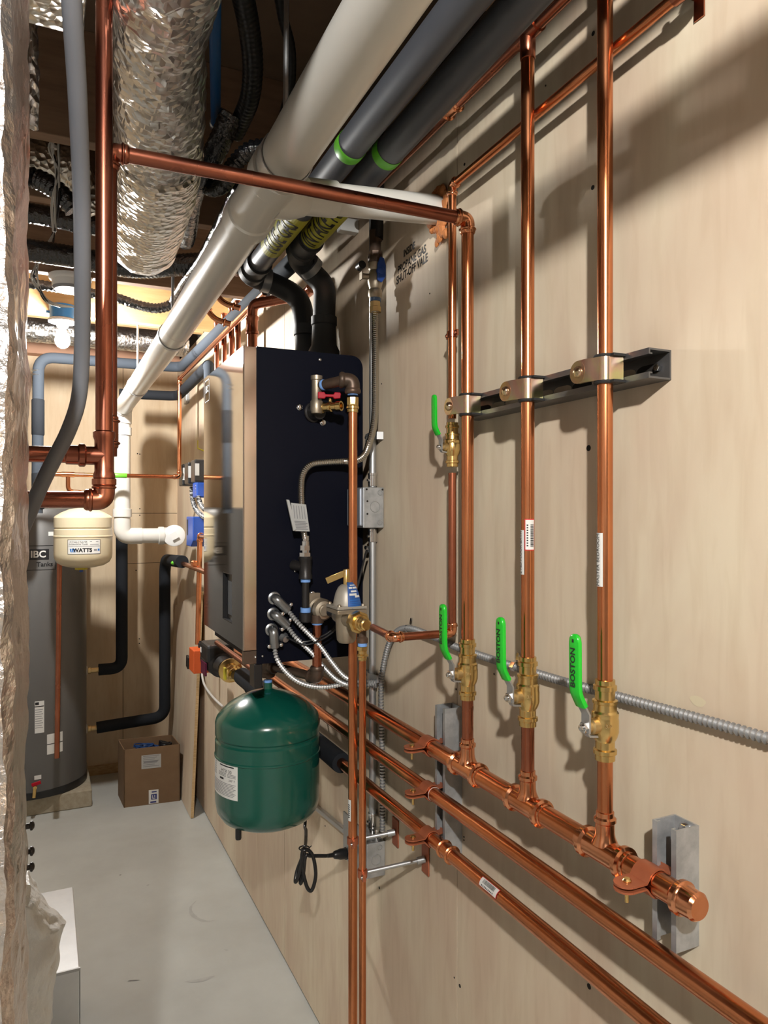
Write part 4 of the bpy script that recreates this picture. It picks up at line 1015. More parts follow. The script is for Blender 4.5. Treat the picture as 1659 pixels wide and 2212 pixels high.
# stand-off hangers
def standoff(label, plate_uv, pz, clampc, rr):
    pl = PX(*plate_uv, WX); t = T('standoff_hanger', label, 'bracket', V((WX, pl.y, pl.z-.03)), 'pipe stand-off hangers')
    k = MB().box((WX-.004, pl.y-.017, pl.z-.034), (WX-.0002, pl.y+.017, pl.z+.034)); k.build('base_plate', COPP, t, bevel=.003)
    a = V((WX-.004, pl.y, pl.z)); k = MB(); k.lathe([(.008, 0), (.008, .018)], a, V(clampc)-a, 14); k.cyl(a, V(clampc)+(V(clampc)-a).normalized()*(-rr-.004), .0048, 14); k.build('rod', GALVM, t)
    k = MB(); c = V(clampc); k.lathe([(rr+.0005, -.008), (rr+.003, -.008), (rr+.003, .008), (rr+.0005, .008)], c, (0, 0, 1), 20)
    dd = (a-c).normalized(); pd = V((-dd.y, dd.x, 0))
    for s in (-1, 1): k.obox(c+pd*s*(rr+.009), pd*.009, dd*.0035, V((0, 0, .008)))
    k.build('ring', COPP, t)
    for s in (-1, 1): 
        k = MB().lathe([(.0042, 0), (.0042, .003), (.002, .004)], c+pd*s*(rr+.011)-dd*.003, -dd, 12); k.build('screw', CHROME, t)
standoff('stand-off hanger holding the tall drop pipe, brown plate behind', (856, 1797), 0, (e.x, e.y, PY(762, 1815, e.y).z), .0112)
standoff('stand-off hanger holding the slim drain pipe, brown plate below', (921, 1855), 0, (xs_, ys_, PY(783, 1886, ys_).z), .0080)
# light grey raceway from the outlet toward the back
a_, b_ = PX(745, 1795, .782), PX(672, 1735, .782)
k = MB().obox((a_+b_)/2, (a_-b_)/2, V((0, .0, .007)), V((.006, 0, 0))); tag(k.build('conduit', GALVM, smooth=False, bevel=.002), 'pale thin raceway on the wall behind the green tank', 'conduit')
# ================================================================== WHITE DRAIN PIPE
RP = .0445
D0, D1, D2 = V((.385, -1.2, H+.705)), V((.385, 2.35, H+.584)), V((.388, 4.18, H+.572))
t = T('drain_pipe', 'large white plastic drain pipe running overhead and dropping at the back', 'pipe', (.388, 4.18, 1.45))
def dpt(y): 
    return D0.lerp(D1, (y-D0.y)/(D1.y-D0.y)) if y < D1.y else D1.lerp(D2, (y-D1.y)/(D2.y-D1.y))
yt = 1.37
for a, b in ((D0, dpt(yt-.08)), (dpt(yt+.11), D1), (D1, V((D2.x, D2.y-.07, D2.z)))):
    k = MB().cyl(a, b, RP, 36); k.build('pipe', PVCW, t)
# tee with hubs and the reducing branch
ax = (D1-D0).normalized(); c = dpt(yt)
k = MB()
k.lathe([(RP*1.02, -.105), (RP*1.13, -.104), (RP*1.13, -.062), (RP*1.06, -.056), (RP*1.06, .085), (RP*1.13, .091), (RP*1.13, .140), (RP*1.02, .141)], c, ax, 36)
k.build('tee', PVCW, t, angle=25)
br = V((WX-.012, 1.40, H+.664)); d = (br-c); d.normalize()
k = MB(); k.lathe([(.047, .02), (.046, .052), (.043, .066), (.0385, .082), (.0355, .086), (.0355, .150), (.0335, .152)], c, d, 32); k.build('reducer', PVCW, t, angle=25)
k = MB(); k.cyl(c+d*.10, br+d*.01, .031, 28); k.build('branch', PVCW, t)
# far elbow, vertical, bottom sweep, cleanout
ev = V((.388, 4.18, H+.572)); zb = 1.497
k = MB(); k.tube(smooth_path([ev+V((0, -.075, 0)), ev, ev+V((0, 0, -.085))], .07, 9), RP*1.10, 30); k.build('elbow', PVCW, t)
k = MB(); k.cyl(ev+V((0, 0, -.06)), (ev.x, ev.y, zb+.09), RP*.94, 28); k.build('pipe', PVCW, t)
for v in (932, 1108):
    z = PY(263, v, 4.18).z; k = MB().lathe([(RP*.98, -.022), (RP*1.10, -.021), (RP*1.10, .021), (RP*.98, .022)], (ev.x, ev.y, z), (0, 0, 1), 28); k.build('coupling', PVCW, t)
cx = PY(378, 1153, 4.14)
k = MB(); k.tube(smooth_path([(ev.x, ev.y, zb+.09), (ev.x, ev.y, zb), (ev.x+.10, ev.y, zb)], .085, 10), RP*1.0, 28); k.build('elbow', PVCW, t)
k = MB(); k.cyl((ev.x+.09, ev.y, zb), (cx.x-.06, ev.y, zb), RP*.92, 26); k.build('pipe', PVCW, t)
k = MB(); k.lathe([(RP*.95, 0), (RP*1.1, .004), (RP*1.1, .03), (RP*1.02, .034), (RP*1.05, .11)], (cx.x-.085, ev.y, zb), (1, 0, 0), 28)
nd = V((-.18, -1, 0)).normalized(); cc = V((cx.x+.0, 4.16, zb)); k.lathe([(RP*1.05, -.05), (RP*1.1, .0), (RP*1.32, .004), (RP*1.34, .024)], cc, nd, 30); k.build('cleanout_tee', PVCW, t, angle=25)
k = MB(); k.lathe([(RP*1.30, .0), (RP*1.30, .006), (RP*1.1, .009), (.001, .010)], cc+nd*.024, nd, 32)
sx = V((0, 0, 1)).cross(nd).normalized(); a = math.radians(28); ux = sx*math.cos(a)+V((0, 0, 1))*math.sin(a); uz = nd.cross(ux)
k.obox(cc+nd*.040, ux*.019, uz*.019, nd*.008); k.build('cleanout_cap', WHITE, t)
# hangers
def pipe_hanger(label, y, xr, ztop=2.70):
    c = dpt(y); t = T('pipe_hanger', label, 'hanger', c-V((0, 0, RP)), 'hangers for the white drain pipe')
    k = MB(); pts = [c + V((.0, .0, RP+.022))] + [c + V((math.cos(a)*(RP+.0022), 0, math.sin(a)*(RP+.0022))) for a in [math.radians(70+14*i) for i in range(29)] if True][:29]
    pts = [c+V((.006, 0, RP+.026))] + [c + V((-math.sin(a)*(RP+.0022), 0, math.cos(a)*(RP+.0022))) for a in [math.radians(14+12*i) for i in range(29)]] + [c+V((-.006, 0, RP+.026))]
    k.strip(pts, (0, .011, 0), .0022); k.build('band', GALVM, t)
    k = MB(); k.cyl((c.x, y, c.z+RP+.020), (c.x+xr, y, ztop), .0048, 12); k.build('rod', GALVM, t)
    k = MB(); k.hexa((c.x, y, c.z+RP+.026), (0, 0, 1), .0085, .007); k.build('nut', CHROME, t)
pipe_hanger('nearest hanger band and rod on the overhead white drain pipe', 1.235, .004)
pipe_hanger('middle hanger band and rod on the overhead white drain pipe', 2.47, .004)
pipe_hanger('farthest hanger band and rod on the overhead white drain pipe', 3.46, .0)
# spray foam where the branch enters the wall
k = MB()
random.seed(11)
for i in range(26):
    a = 2*pi*i/26; p = br + V((.004, .040*math.cos(a), .040*math.sin(a))); k.sph(p, random.uniform(.008, .014), 8, 6, (.7, 1, 1))
for u, v, r_ in ((955, 500, .012), (950, 512, .011), (945, 524, .008), (962, 505, .010)): k.sph(PX(u, v, WX-.008), r_, 8, 6, (.7, 1, 1.3))
k.disp(.004, 60); tag(k.build('spray_foam', FOAMO), 'orange spray foam around the white branch where it enters the plywood', 'foam')
# small wall block by the gas valve
c = PX(772, 492, WX); 
t = T('pipe_bracket', 'small white block and clip on the wall beside the gas valve', 'bracket', (WX, c.y, c.z-.02))
k = MB().box((WX-.055, c.y-.012, c.z-.018), (WX-.0003, c.y+.016, c.z+.018)); k.build('block', WHITE, t, smooth=False, bevel=.002)

# ================================================================== LEFT FOREGROUND PIPES
YL = 1.12; xl = PY(225, 600, YL).x; RL2 = .0118
zt_a, zt_b = PY(225, 985, YL).z, PY(225, 1080, YL).z
t = T('copper_pipe', 'tall dark copper pipe in the left foreground with tee and bottom elbow', 'pipe', (xl, YL, zt_b-.014))
MB().cyl((xl, YL, zt_a+.02), (xl, YL, 2.70), RL2, 22).build('pipe', COPX, t)  # shade on this pipe is put into the copper colour
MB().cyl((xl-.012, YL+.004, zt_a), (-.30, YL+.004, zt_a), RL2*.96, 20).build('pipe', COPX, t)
k = MB(); k.lathe([(RL2*1.02, -.036), (RL2*1.28, -.034), (RL2*1.28, -.027), (RL2*1.12, -.022), (RL2*1.12, .022), (RL2*1.28, .027), (RL2*1.28, .034), (RL2*1.02, .036)], (xl, YL, zt_a), (0, 0, 1), 24)
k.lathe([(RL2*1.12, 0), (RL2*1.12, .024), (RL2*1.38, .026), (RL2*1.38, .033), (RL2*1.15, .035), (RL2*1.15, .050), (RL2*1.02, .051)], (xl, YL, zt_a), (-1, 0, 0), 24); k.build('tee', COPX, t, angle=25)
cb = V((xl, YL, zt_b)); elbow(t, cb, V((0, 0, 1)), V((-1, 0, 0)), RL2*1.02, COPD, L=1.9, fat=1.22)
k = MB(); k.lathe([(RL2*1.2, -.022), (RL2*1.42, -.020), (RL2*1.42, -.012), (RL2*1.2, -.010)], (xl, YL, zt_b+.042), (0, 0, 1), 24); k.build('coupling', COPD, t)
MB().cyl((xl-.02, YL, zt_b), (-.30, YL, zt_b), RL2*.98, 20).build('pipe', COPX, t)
t2 = t
# grey bent conduit
t_ = spline([PY(150, -80, .74), PY(157, 40, .77), PY(167, 200, .82), PY(176, 420, .90), PY(178, 600, .95), PY(177, 760, 1.0), PY(170, 860, 1.02), PY(148, 930, 1.03), PY(118, 990, 1.04), PY(92, 1042, 1.045), PY(70, 1092, 1.05), PY(40, 1160, 1.06)], 10)
tag(MB().tube(t_, .0096, 18).build('grey_conduit', CONDG), 'grey plastic conduit bending to lower left in the foreground', 'conduit')

# foil-covered duct at the left edge
k = MB()
def grid(p0, p1, z0, z1, nx, nz):
    o = len(k.v); 
    k.add([V((p0[0]+(p1[0]-p0[0])*i/nx, p0[1]+(p1[1]-p0[1])*i/nx, z0+(z1-z0)*j/nz)) for j in range(nz+1) for i in range(nx+1)],
          [(j*(nx+1)+i, j*(nx+1)+i+1, (j+1)*(nx+1)+i+1, (j+1)*(nx+1)+i) for j in range(nz) for i in range(nx)])
pl = [(-.52, .70), (-.03, .70), (-.023, .715), (-.0165, .94), (-.030, .97), (-.52, .97)]
grid(pl[0], pl[1], .0, 2.70, 50, 300); grid(pl[1], pl[2], 0, 2.70, 2, 300); grid(pl[2], pl[3], 0, 2.70, 24, 300); grid(pl[3], pl[4], 0, 2.70, 2, 300); grid(pl[4], pl[5], 0, 2.70, 6, 60)
for i, p in enumerate(k.v):
    n1 = noise.noise_vector(p*V((9, 9, 5)).x if False else V((p.x*9, p.y*9, p.z*6)))
    n2 = noise.noise_vector(V((p.x*26, p.y*26, p.z*20)))
    n3 = noise.noise_vector(V((p.x*62, p.y*62, p.z*48)))
    q = p + n1*.004 + n2*.003 + n3*.0026
    q.x = min(q.x, -.0085)
    if p.z < .001: q.z = 0
    k.v[i] = q
t = T('foil_duct', 'crumpled foil-wrapped vertical duct filling the left edge', 'duct', (-.25, .83, 0))
k.build('foil_jacket', FOILW, t, angle=80)
for v in (1783, 1838, 1872):
    p = PY(70, v, .95); k = MB(); k.lathe([(.0032, -.006), (.0032, .0), (.0055, .001), (.0055, .003), (.003, .005), (.0004, .0055)], V((p.x-.003, .95, p.z)), (1, 0, 0), 10); k.build('bolt', IRONB, t)

# sheet-metal duct on the floor with plastic film
t = T('sheet_metal_duct', 'shiny sheet-metal duct box on the floor at lower left', 'duct', (-.02, 2.45, 0))
k = MB().box((-.20, 2.21, 0), (.0925, 2.70, .35)); k.build('body', SHEET, t, smooth=False, bevel=.003)
k = MB().box((-.20, 2.205, .344), (.0945, 2.2105, .352)); k.box((.0925, 2.21, 0), (.0945, 2.215, .346)); k.build('seam', GALVM, t, smooth=False)
prof = [(62, 1890), (66, 1905), (85, 1922), (105, 1950), (120, 1966), (138, 1983), (133, 2012), (126, 2040), (123, 2062), (122, 2085), (116, 2150), (108, 2212), (100, 2300), (96, 2420), (95, 2490)]
k = MB(); n = 64; vs = []; nr_ = 0
rows = []
for (u, v), (u2, v2) in zip(prof, prof[1:]):
    for j in range(8): rows.append((u+(u2-u)*j/8, v+(v2-v)*j/8))
rows.append(prof[-1])
for (u, v) in rows:
    pr = PY(u, v, 2.02); xr = pr.x; x0_ = -.16
    cxm = (xr+x0_)/2; hw = max(.012, (xr-x0_)/2); 
    for j in range(n):
        a = 2*pi*j/n; vs.append(V((cxm+hw*math.copysign(abs(math.cos(a))**.7, math.cos(a)), 2.02+.085*math.copysign(abs(math.sin(a))**.8, math.sin(a)), max(0.004, pr.z))))
m = len(rows); fs = [(i*n+j, i*n+(j+1) % n, (i+1)*n+(j+1) % n, (i+1)*n+j) for i in range(m-1) for j in range(n)] + [tuple(range(n-1, -1, -1)), tuple((m-1)*n+j for j in range(n))]
k.add(vs, fs)
for i, p in enumerate(k.v):
    q = noise.noise_vector(V((p.x*16, p.y*16, p.z*9))); f = abs(noise.noise(V((p.x*11+3, p.y*11, p.z*8))))
    q2 = noise.noise_vector(V((p.x*45, p.y*45, p.z*30))); k.v[i] = p + q*.011 + q2*.006 + V((0, -.025*f, 0))
    if p.z < .006: k.v[i].z = .004
tag(k.build('plastic_bag', BAG, angle=60), 'crumpled white plastic film hanging over the sheet-metal duct', 'bag')

# ================================================================== BACK CORNER
# pad + water tank
t = T('concrete_pad', 'low concrete block pad under the grey water tank', 'block', (-.1, 4.6, 0))
k = MB().box((-.50, 4.345, 0), (.245, 4.84, .095)); k.build('slab', CBLOCK, t, smooth=False, bevel=.006)
TKX, TKY, TKR, TK0, TK1 = -.050, 4.585, .279, .096, 1.655
t = T('water_tank', 'tall grey indirect water tank standing on the concrete pad', 'tank', (TKX, TKY, TK0))
k = MB().lathe([(TKR-.004, .028), (TKR, .032), (TKR, TK1-TK0-.03), (TKR-.01, TK1-TK0-.01), (TKR-.04, TK1-TK0), (.001, TK1-TK0)], (TKX, TKY, TK0), (0, 0, 1), 64); k.build('shell', TANKG, t)
k = MB().lathe([(TKR-.006, 0), (TKR+.003, .003), (TKR+.003, .040), (TKR-.004, .044)], (TKX, TKY, TK0), (0, 0, 1), 64); k.build('base_ring', BLK, t)
def tankfn(u, v):
    d = ray(u, v); A = d.x**2+d.y**2; Bq = -2*(d.x*TKX+d.y*TKY); Cq = TKX**2+TKY**2-TKR**2
    s = (-Bq-math.sqrt(max(0, Bq*Bq-4*A*Cq)))/(2*A); p = V((d.x*s, d.y*s, H+d.z*s)); nn = V((p.x-TKX, p.y-TKY, 0)).normalized()
    return cyl_fn((TKX, TKY, p.z), (0, 0, 1), nn, TKR)
f = tankfn(88, 1205); k = MB(); W_ = .078
for a, b, c_, d_ in ((-W_, W_, -.066, -.063), (-W_, W_, .063, .066), (-W_, -W_+.003, -.066, .066), (W_-.003, W_, -.066, .066)): k.patch(f, a, b, c_, d_, 10, 1, .0008)
k.patch(f, -.078, .041, -.010, .046, 10, 1, .0010); k.mat(1); k.text('IBC', .050, f, .0016, (-.012, .018), bold=.0012); k.mat(0); k.text('Tanks', .034, f, .0012, (.020, -.036), bold=.0008)
k.build('logo', [INK, PAPER], t, smooth=False)
f = tankfn(84, 1545); k = MB(); k.patch(f, -.02, .026, -.095, .075, 4, 1, .0008); k.mat(1); k.patch(f, -.02, .024, .044, .049, 4, 1, .0012); k.patch(f, -.018, 0, .055, .070, 2, 1, .0012); k.mat(2)
for i in range(9): k.patch(f, -.018, .020-.006*(i % 2), .028-.012*i, .031-.012*i, 3, 1, .0012)
k.build('rating_label', [PAPER, INK, INKG], t, smooth=False)
f = tankfn(119, 1605); k = MB(); k.patch(f, -.042, .042, -.054, .054, 6, 1, .0008); k.mat(1); k.patch(f, -.042, .042, -.002, .002, 6, 1, .0012); k.build('warning_label', [PAPER, INK], t, smooth=False)
f = tankfn(83, 1679); k = MB(); k.patch(f, -.02, .014, -.011, .011, 3, 1, .0008); k.build('small_label', PAPER, t, smooth=False)
f = tankfn(112, 1153); k = MB(); k.patch(f, -.018, .018, -.011, .011, 3, 1, .0008); k.build('small_label', PAPER, t, smooth=False)
p = PY(80, 1705, 4.24); k = MB(); k.cyl((p.x-.01, 4.335, p.z), (p.x-.01, 4.262, p.z), .010, 14); k.cyl((p.x-.01, 4.27, p.z), (p.x-.015, 4.262, p.z-.05), .009, 12); dv_ = k.build('drain_valve', BRASS, t)
k = MB(); k.obox((p.x-.004, 4.27, p.z+.02), (.022, .0, .005), (0, .006, 0), (-.002, 0, .008)); k.build('handle', RED, dv_, bevel=.002)
for u, v in ((200, 1447), (197, 1573)):
    q = PY(u, v, TKY); k = MB(); k.lathe([(.026, -.012), (.026, .006), (.021, .008)], V((TKX+TKR-.004, TKY, q.z)), (1, 0, 0), 18); k.build('port_collar', WHITE, t)

# black insulated lines to the tank
RI = .0335
def insul(name, label, pts, rb, r=RI, extra=None, m=FOAM, group=None):
    P = [V(p) for p in pts]; t = T(name, label, 'pipe', min(P, key=lambda p: p.z), group)
    k = MB().tube(smooth_path(P, rb, 9), r, 24); k.build('foam_sleeve', m, t); return t
q = PY(210, 1447, TKY)
pa = PY(263, 1440, TKY)
t = insul('insulated_pipe', 'black insulated pipe entering the grey tank at mid height', [(pa.x, TKY, 1.60), (pa.x, TKY, q.z), (TKX+TKR+.065, TKY, q.z)], .075, group='black insulated tank pipes')
k = MB().lathe([(.014, 0), (.019, .006), (.019, .02), (.0145, .022), (.0145, .07)], (TKX+TKR+.002, TKY, q.z), (1, 0, 0), 18); k.build('nipple', BRASSC, t)
pb = PY(356, 1560, TKY); q = PY(200, 1573, TKY)
zt_ = PY(356, 1208, TKY).z
t = insul('insulated_pipe', 'black insulated pipe entering the grey tank near its base', [PX(392, 1213, .66) + V((0, -.02, 0)), V((pb.x, TKY-.06, zt_)), V((pb.x, TKY, zt_-.06)), V((pb.x, TKY, q.z+.02)), V((TKX+TKR+.055, TKY, q.z))], .07, group='black insulated tank pipes')
k = MB().lathe([(.014, 0), (.019, .006), (.019, .02), (.0145, .022), (.0145, .07)], (TKX+TKR+.002, TKY, q.z), (1, 0, 0), 18); k.build('nipple', BRASSC, t)
# brass/copper link from that insulated pipe to the copper drop
a_ = PX(384, 1213, .665); b_ = PX(446, 1222, .665)
t = T('copper_pipe', 'short bronze-coloured link from the insulated pipe toward the boiler', 'pipe', (a_.x, b_.y, b_.z-.015))
k = MB().cyl(a_+V((0, .03, 0)), (b_.x, b_.y, a_.z-.004), .012, 16); k.build('pipe', COP, t)
k = MB(); dd = V((0, -1, 0)); k.lathe([(.014, -.03), (.022, -.02), (.022, .0), (.017, .02), (.017, .05), (.014, .055)], a_, dd, 18); k.build('adapter', BRASS, t)
coupling(t, PX(420, 1218, .665), dd, .012, COPF, .04)
k = MB(); g_ = PX(374, 1216, .63); k.sph(g_, .012, 10, 8, (1, 1.6, .9)); k.build('green_cap', GTAPE, t)

# far thin copper loop
RT = .0108
xq = .665
cA = PX(388, 818, xq); YQ = cA.y
zq = PY(388, 1030, YQ).z
t = run('copper_pipe', 'thin copper line along the top of the wall that drops at the back corner', 'pipe',
        [PX(572, 632, xq)+V((0, 0, 0)), V((xq, YQ, cA.z)), V((xq-.002, YQ, zq)), V((-.02, YQ, zq))], RT, COP, COPF, L=2.6)
ga, gb = PY(242, 1030, YQ), PY(274, 1031, YQ)
k = MB().lathe([(RT*1.05, 0), (RT*1.18, .002), (RT*1.18, (gb-ga).length-.002), (RT*1.05, (gb-ga).length)], (ga.x, YQ, zq), (1, 0, 0), 16, cap=False); k.build('tape_band', GTAPE, t)
tx_ = PY(147, 1030, YQ).x; z2 = PY(147, 1062, YQ).z
k = MB(); k.lathe([(RT*1.25, -.03), (RT*1.25, .03)], (tx_, YQ, zq), (1, 0, 0), 16); k.build('tee', COPF, t)
k = MB().tube(smooth_path([(tx_, YQ, zq), (tx_, YQ, z2), (PY(180, 1062, YQ).x, YQ, z2), (PY(180, 1062, YQ).x, YQ, z2-.07)], .03, 8), RT, 16); k.build('branch', COP, t)
# beige potable tank
WTX = PY(180, 1160, YQ).x; WR = .139
zT, zB = PY(180, 1097, YQ).z, PY(180, 1226, YQ).z; h_ = zT-zB
t = T('potable_expansion_tank', 'cream expansion tank hanging in front of the grey water tank', 'tank', (WTX, YQ, zB))
k = MB().lathe([(.001, 0), (.06, .002), (.10, .012), (.125, .028), (WR-.002, .050), (WR, .070), (WR, .155), (WR+.002, .158), (WR+.002, .163), (WR, .166), (WR, .195), (WR-.004, .199), (WR-.004, .203), (WR, .207), (WR, h_-.050), (WR-.006, h_-.042), (.105, h_-.024), (.065, h_-.007), (.02, h_), (.014, h_+.002), (.014, h_+.012)], (WTX, YQ, zB), (0, 0, 1), 48); k.build('shell', BEIGE, t, angle=30)
k = MB().lathe([(.030, -.010), (.030, .004)], (WTX-.01, YQ, zB), (0, 0, 1), 6); k.build('base_nut', YELP, t)
k = MB().lathe([(.009, -.022), (.009, -.008)], (WTX-.01, YQ, zB), (0, 0, 1), 12); k.build('air_cap', BLUE, t)
nn = V((-WTX, -YQ, 0)).normalized(); f = cyl_fn((WTX, YQ, PY(182, 1179, YQ).z), (0, 0, 1), (nn + V((.03, 0, 0))).normalized(), WR)
k = MB(); k.mat(1).patch(f, -.079, .079, -.0365, .0365, 12, 1, .0006); k.mat(0).patch(f, -.0765, .0765, -.034, .034, 12, 1, .0009); k.mat(1)
k.text('WATTS', .026, f, .0014, (-.008, -.017), bold=.0012, wide=1.0); k.text('POTABLE WATER', .0105, f, .0014, (-.027, .024)); k.text('EXPANSION TANK', .0105, f, .0014, (-.027, .0125)); k.mat(3)
k.patch(f, -.074, .074, .0035, .0050, 8, 1, .0012); k.patch(f, -.074, .074, .000, .0012, 8, 1, .0012); k.patch(f, .026, .036, .024, .027, 1, 1, .0012); k.patch(f, .055, .068, .024, .027, 1, 1, .0012); k.patch(f, .026, .07, .011, .0135, 3, 1, .0012); k.patch(f, .045, .060, -.020, -.012, 1, 1, .0012)
k.mat(2); k.prism([(0, 0)], (0, 0, 0), (1, 0, 0), (0, 0, 1), (0, 0, 0)) if False else None
for i in range(3): 
    x = -.064+.009*i; k.add([f(x-.004, -.0085, .0014), f(x+.003, -.0085, .0014), f(x+.007, -.026, .0014), f(x+.001, -.026, .0014)], [(0, 3, 2, 1)])
k.patch(f, .064, .074, -.020, -.010, 2, 1, .0014)
k.build('label', [PAPER, INK, INKB, INKG], t, smooth=False)
# discharge tube in front of the tank
a_, b_ = PY(129, 1190, 4.10), PY(123, 1637, 4.12)
tag(MB().cyl(b_, a_, .0128, 16).build('copper_pipe', COPD), 'straight copper discharge tube hanging in front of the grey tank', 'pipe')

# foam-insulated overhead loop
RFm = .0265
cE = PX(392, 794, .672); YI = cE.y
t = insul('insulated_pipe', 'grey foam-insulated pipe along the wall top crossing the back and dropping left', [PX(655, 545, .672), cE, V((PY(100, 770, YI).x-.035, YI, PY(100, 772, YI).z)), V((PY(80, 800, YI).x, YI, 1.62))], .075, RFm, m=FOAMG)
k = MB(); 
for p, d in ((PX(432, 760, .672), (0, 1, 0)), (PX(500, 690, .672), (0, 1, -.0))): k.lathe([(RFm*1.0, -.003), (RFm*1.03, 0), (RFm*1.0, .003)], p, d, 20, cap=False)
k.build('joint_tape', INK, t)
k = MB(); p = PY(80, 806, YI); k.lathe([(RFm*.6, -.015), (RFm*1.1, -.012), (RFm*.7, .0), (RFm*1.1, .012), (RFm*.6, .015)], p, (0, 0, 1), 14, cap=False); k.build('tape_wrap', FOIL, t)
for v in (900, 1060, 1130, 1240):
    p = PY(82, v, YI-.03); k = MB().lathe([(RFm*1.0, -.09), (RFm*1.12, -.085), (RFm*1.12, .085), (RFm*1.0, .09)], (p.x, YI, p.z), (0, 0, 1), 18); 
    if p.z > 1.62: k.build('foam_collar', FOAM, t)
cF = PX(384, 856, .69)
t = insul('insulated_pipe', 'dark foam-insulated pipe with bend behind the copper drop in the corner', [PX(450, 790, .69), V((.69, cF.y, cF.z)), V((PY(258, 850, cF.y).x, cF.y, PY(258, 850, cF.y).z))], .06, RFm)
k = MB().lathe([(RFm*1.0, -.003), (RFm*1.04, 0), (RFm*1.0, .003)], PX(398, 842, .69), (0, 1, 0), 20, cap=False); k.build('joint_tape', INK, t)
k = MB(); p = PX(452, 790, .69); k.tube(smooth_path([p+V((0, .03, 0)), p, p+V((0, 0, -.16))], .03, 6), RFm*.95, 18); k.build('foam_elbow', FOAMG, t)

# copper drops behind the boiler
for i, (u, v0, v1, y, lab_) in enumerate(((468, 790, 700, 2.62, 'farthest of the copper drops rising behind the boiler'), (484, 772, 682, 2.52, 'second farthest of the copper drops rising behind the boiler'),
        (500, 760, 668, 2.42, 'third farthest of the copper drops rising behind the boiler'), (514, 756, 655, 2.33, 'fourth farthest of the copper drops rising behind the boiler'), (545, 750, 655, 2.30, 'nearest and thickest of the copper drops rising behind the boiler'))):
    y = .70*(1432.1-.4225*(u-829.5))/(667.6+.9064*(u-829.5)); y = min(y, 3.0)
    p = PX(u, v0, .70); r_ = .0112 if i < 4 else .0165
    if i == 4: p = PY(545, 750, 2.36)
    t = T('copper_pipe', lab_, 'pipe', (p.x, p.y, 1.30), 'copper drops behind the boiler')
    zt_ = PX(u, v1, .70).z if i < 4 else PY(545, 690, 2.36).z
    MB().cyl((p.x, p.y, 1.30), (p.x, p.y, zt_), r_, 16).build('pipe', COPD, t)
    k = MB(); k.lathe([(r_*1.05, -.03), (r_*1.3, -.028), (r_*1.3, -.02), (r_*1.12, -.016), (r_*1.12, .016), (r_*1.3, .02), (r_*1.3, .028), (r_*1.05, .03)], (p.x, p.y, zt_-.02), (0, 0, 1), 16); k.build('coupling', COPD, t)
    if i == 4:
        k = MB().tube(smooth_path([(p.x, p.y, zt_-.01), (p.x, p.y, zt_+.05), (.752, p.y-.16, zt_+.055), (.752, p.y-.22, zt_+.06)], .05, 8), r_*1.05, 16); k.build('elbow', COPD, t)

# zone-valve heads and pumps on the far wall
for u, v0, v1, X, lab_ in ((404, 1004, 1050, .715, 'leftmost of three black zone-valve heads left of the boiler'), (417, 1000, 1046, .70, 'middle of three black zone-valve heads left of the boiler'), (432, 994, 1042, .69, 'black zone-valve head touching the boiler edge')):
    p = PX(u, v1, X); q = PX(u, v0, X); t = T('zone_valve_head', lab_, 'valve', (X, p.y, p.z), 'black zone-valve heads')
    k = MB().box((X-.035, p.y-.055, p.z), (.7895, p.y+.050, q.z)); k.build('housing', BLK, t, smooth=False, bevel=.006)
    k = MB().box((X-.034, p.y-.0562, p.z+.03), (X-.014, p.y-.0550, q.z-.02)); k.build('label', PAPERG, t, smooth=False)
for pts, lab_ in ((((414, 1052), (415, 1075), (422, 1098), (436, 1114), (448, 1120)), 'left striped flexible whip under the zone-valve heads'), (((427, 1048), (428, 1070), (434, 1090), (446, 1104)), 'right striped flexible whip under the zone-valve heads')):
    P = [PX(u, v, .70) for u, v in pts]; k = ridged(spline(P, 10), .0105, .016, .2)
    tag(k.build('flexible_whip', mat('striped_whip', (.02, .02, .02), .4, var=(60, (.30, .30, .30), (1, 1, 3), .48, .52))), lab_, 'cable', 'striped whips')
p = PX(425, 1180, .70); q = PX(425, 1116, .70)
t = T('circulator_pump', 'blue boxed circulator controller on the wall left of the boiler', 'pump', (.70, p.y, p.z))
k = MB().prism([(-.085, .03), (-.085, q.z-p.z), (.09, q.z-p.z), (.09, 0), (-.03, 0)], (.665, p.y, p.z), (0, 1, 0), (0, 0, 1), (.12, 0, 0)); k.build('housing', BLUE, t, smooth=False, bevel=.004)
k = MB().box((.6640, p.y+.045, p.z+.055), (.6655, p.y+.075, q.z-.015)); k.build('recess', INK, t, smooth=False)
p = PX(432, 1075, .72); k = MB().box((.69, p.y-.07, p.z), (.789, p.y+.04, p.z+.075)); tag(k.build('blue_valve_body', BLUE, smooth=False, bevel=.006), 'smaller blue valve body beneath the black zone-valve heads', 'valve')
p = PX(425, 975, .75); t = T('brass_lever', 'yellow valve lever above the zone-valve heads', 'handle', p)
k = MB(); c = PX(427, 960, .735); k.obox(c, (0, .008, .0), (0, 0, .022), (.002, 0, 0)); k.cyl(c+V((0, 0, -.02)), c+V((.03, -.02, -.035)), .004, 8); k.build('lever', YELP, t, bevel=.002)
k = MB(); k.cyl(c+V((.03, -.02, -.035)), (.7895, c.y-.02, c.z-.035), .010, 12); k.build('stem', BRASS, t)
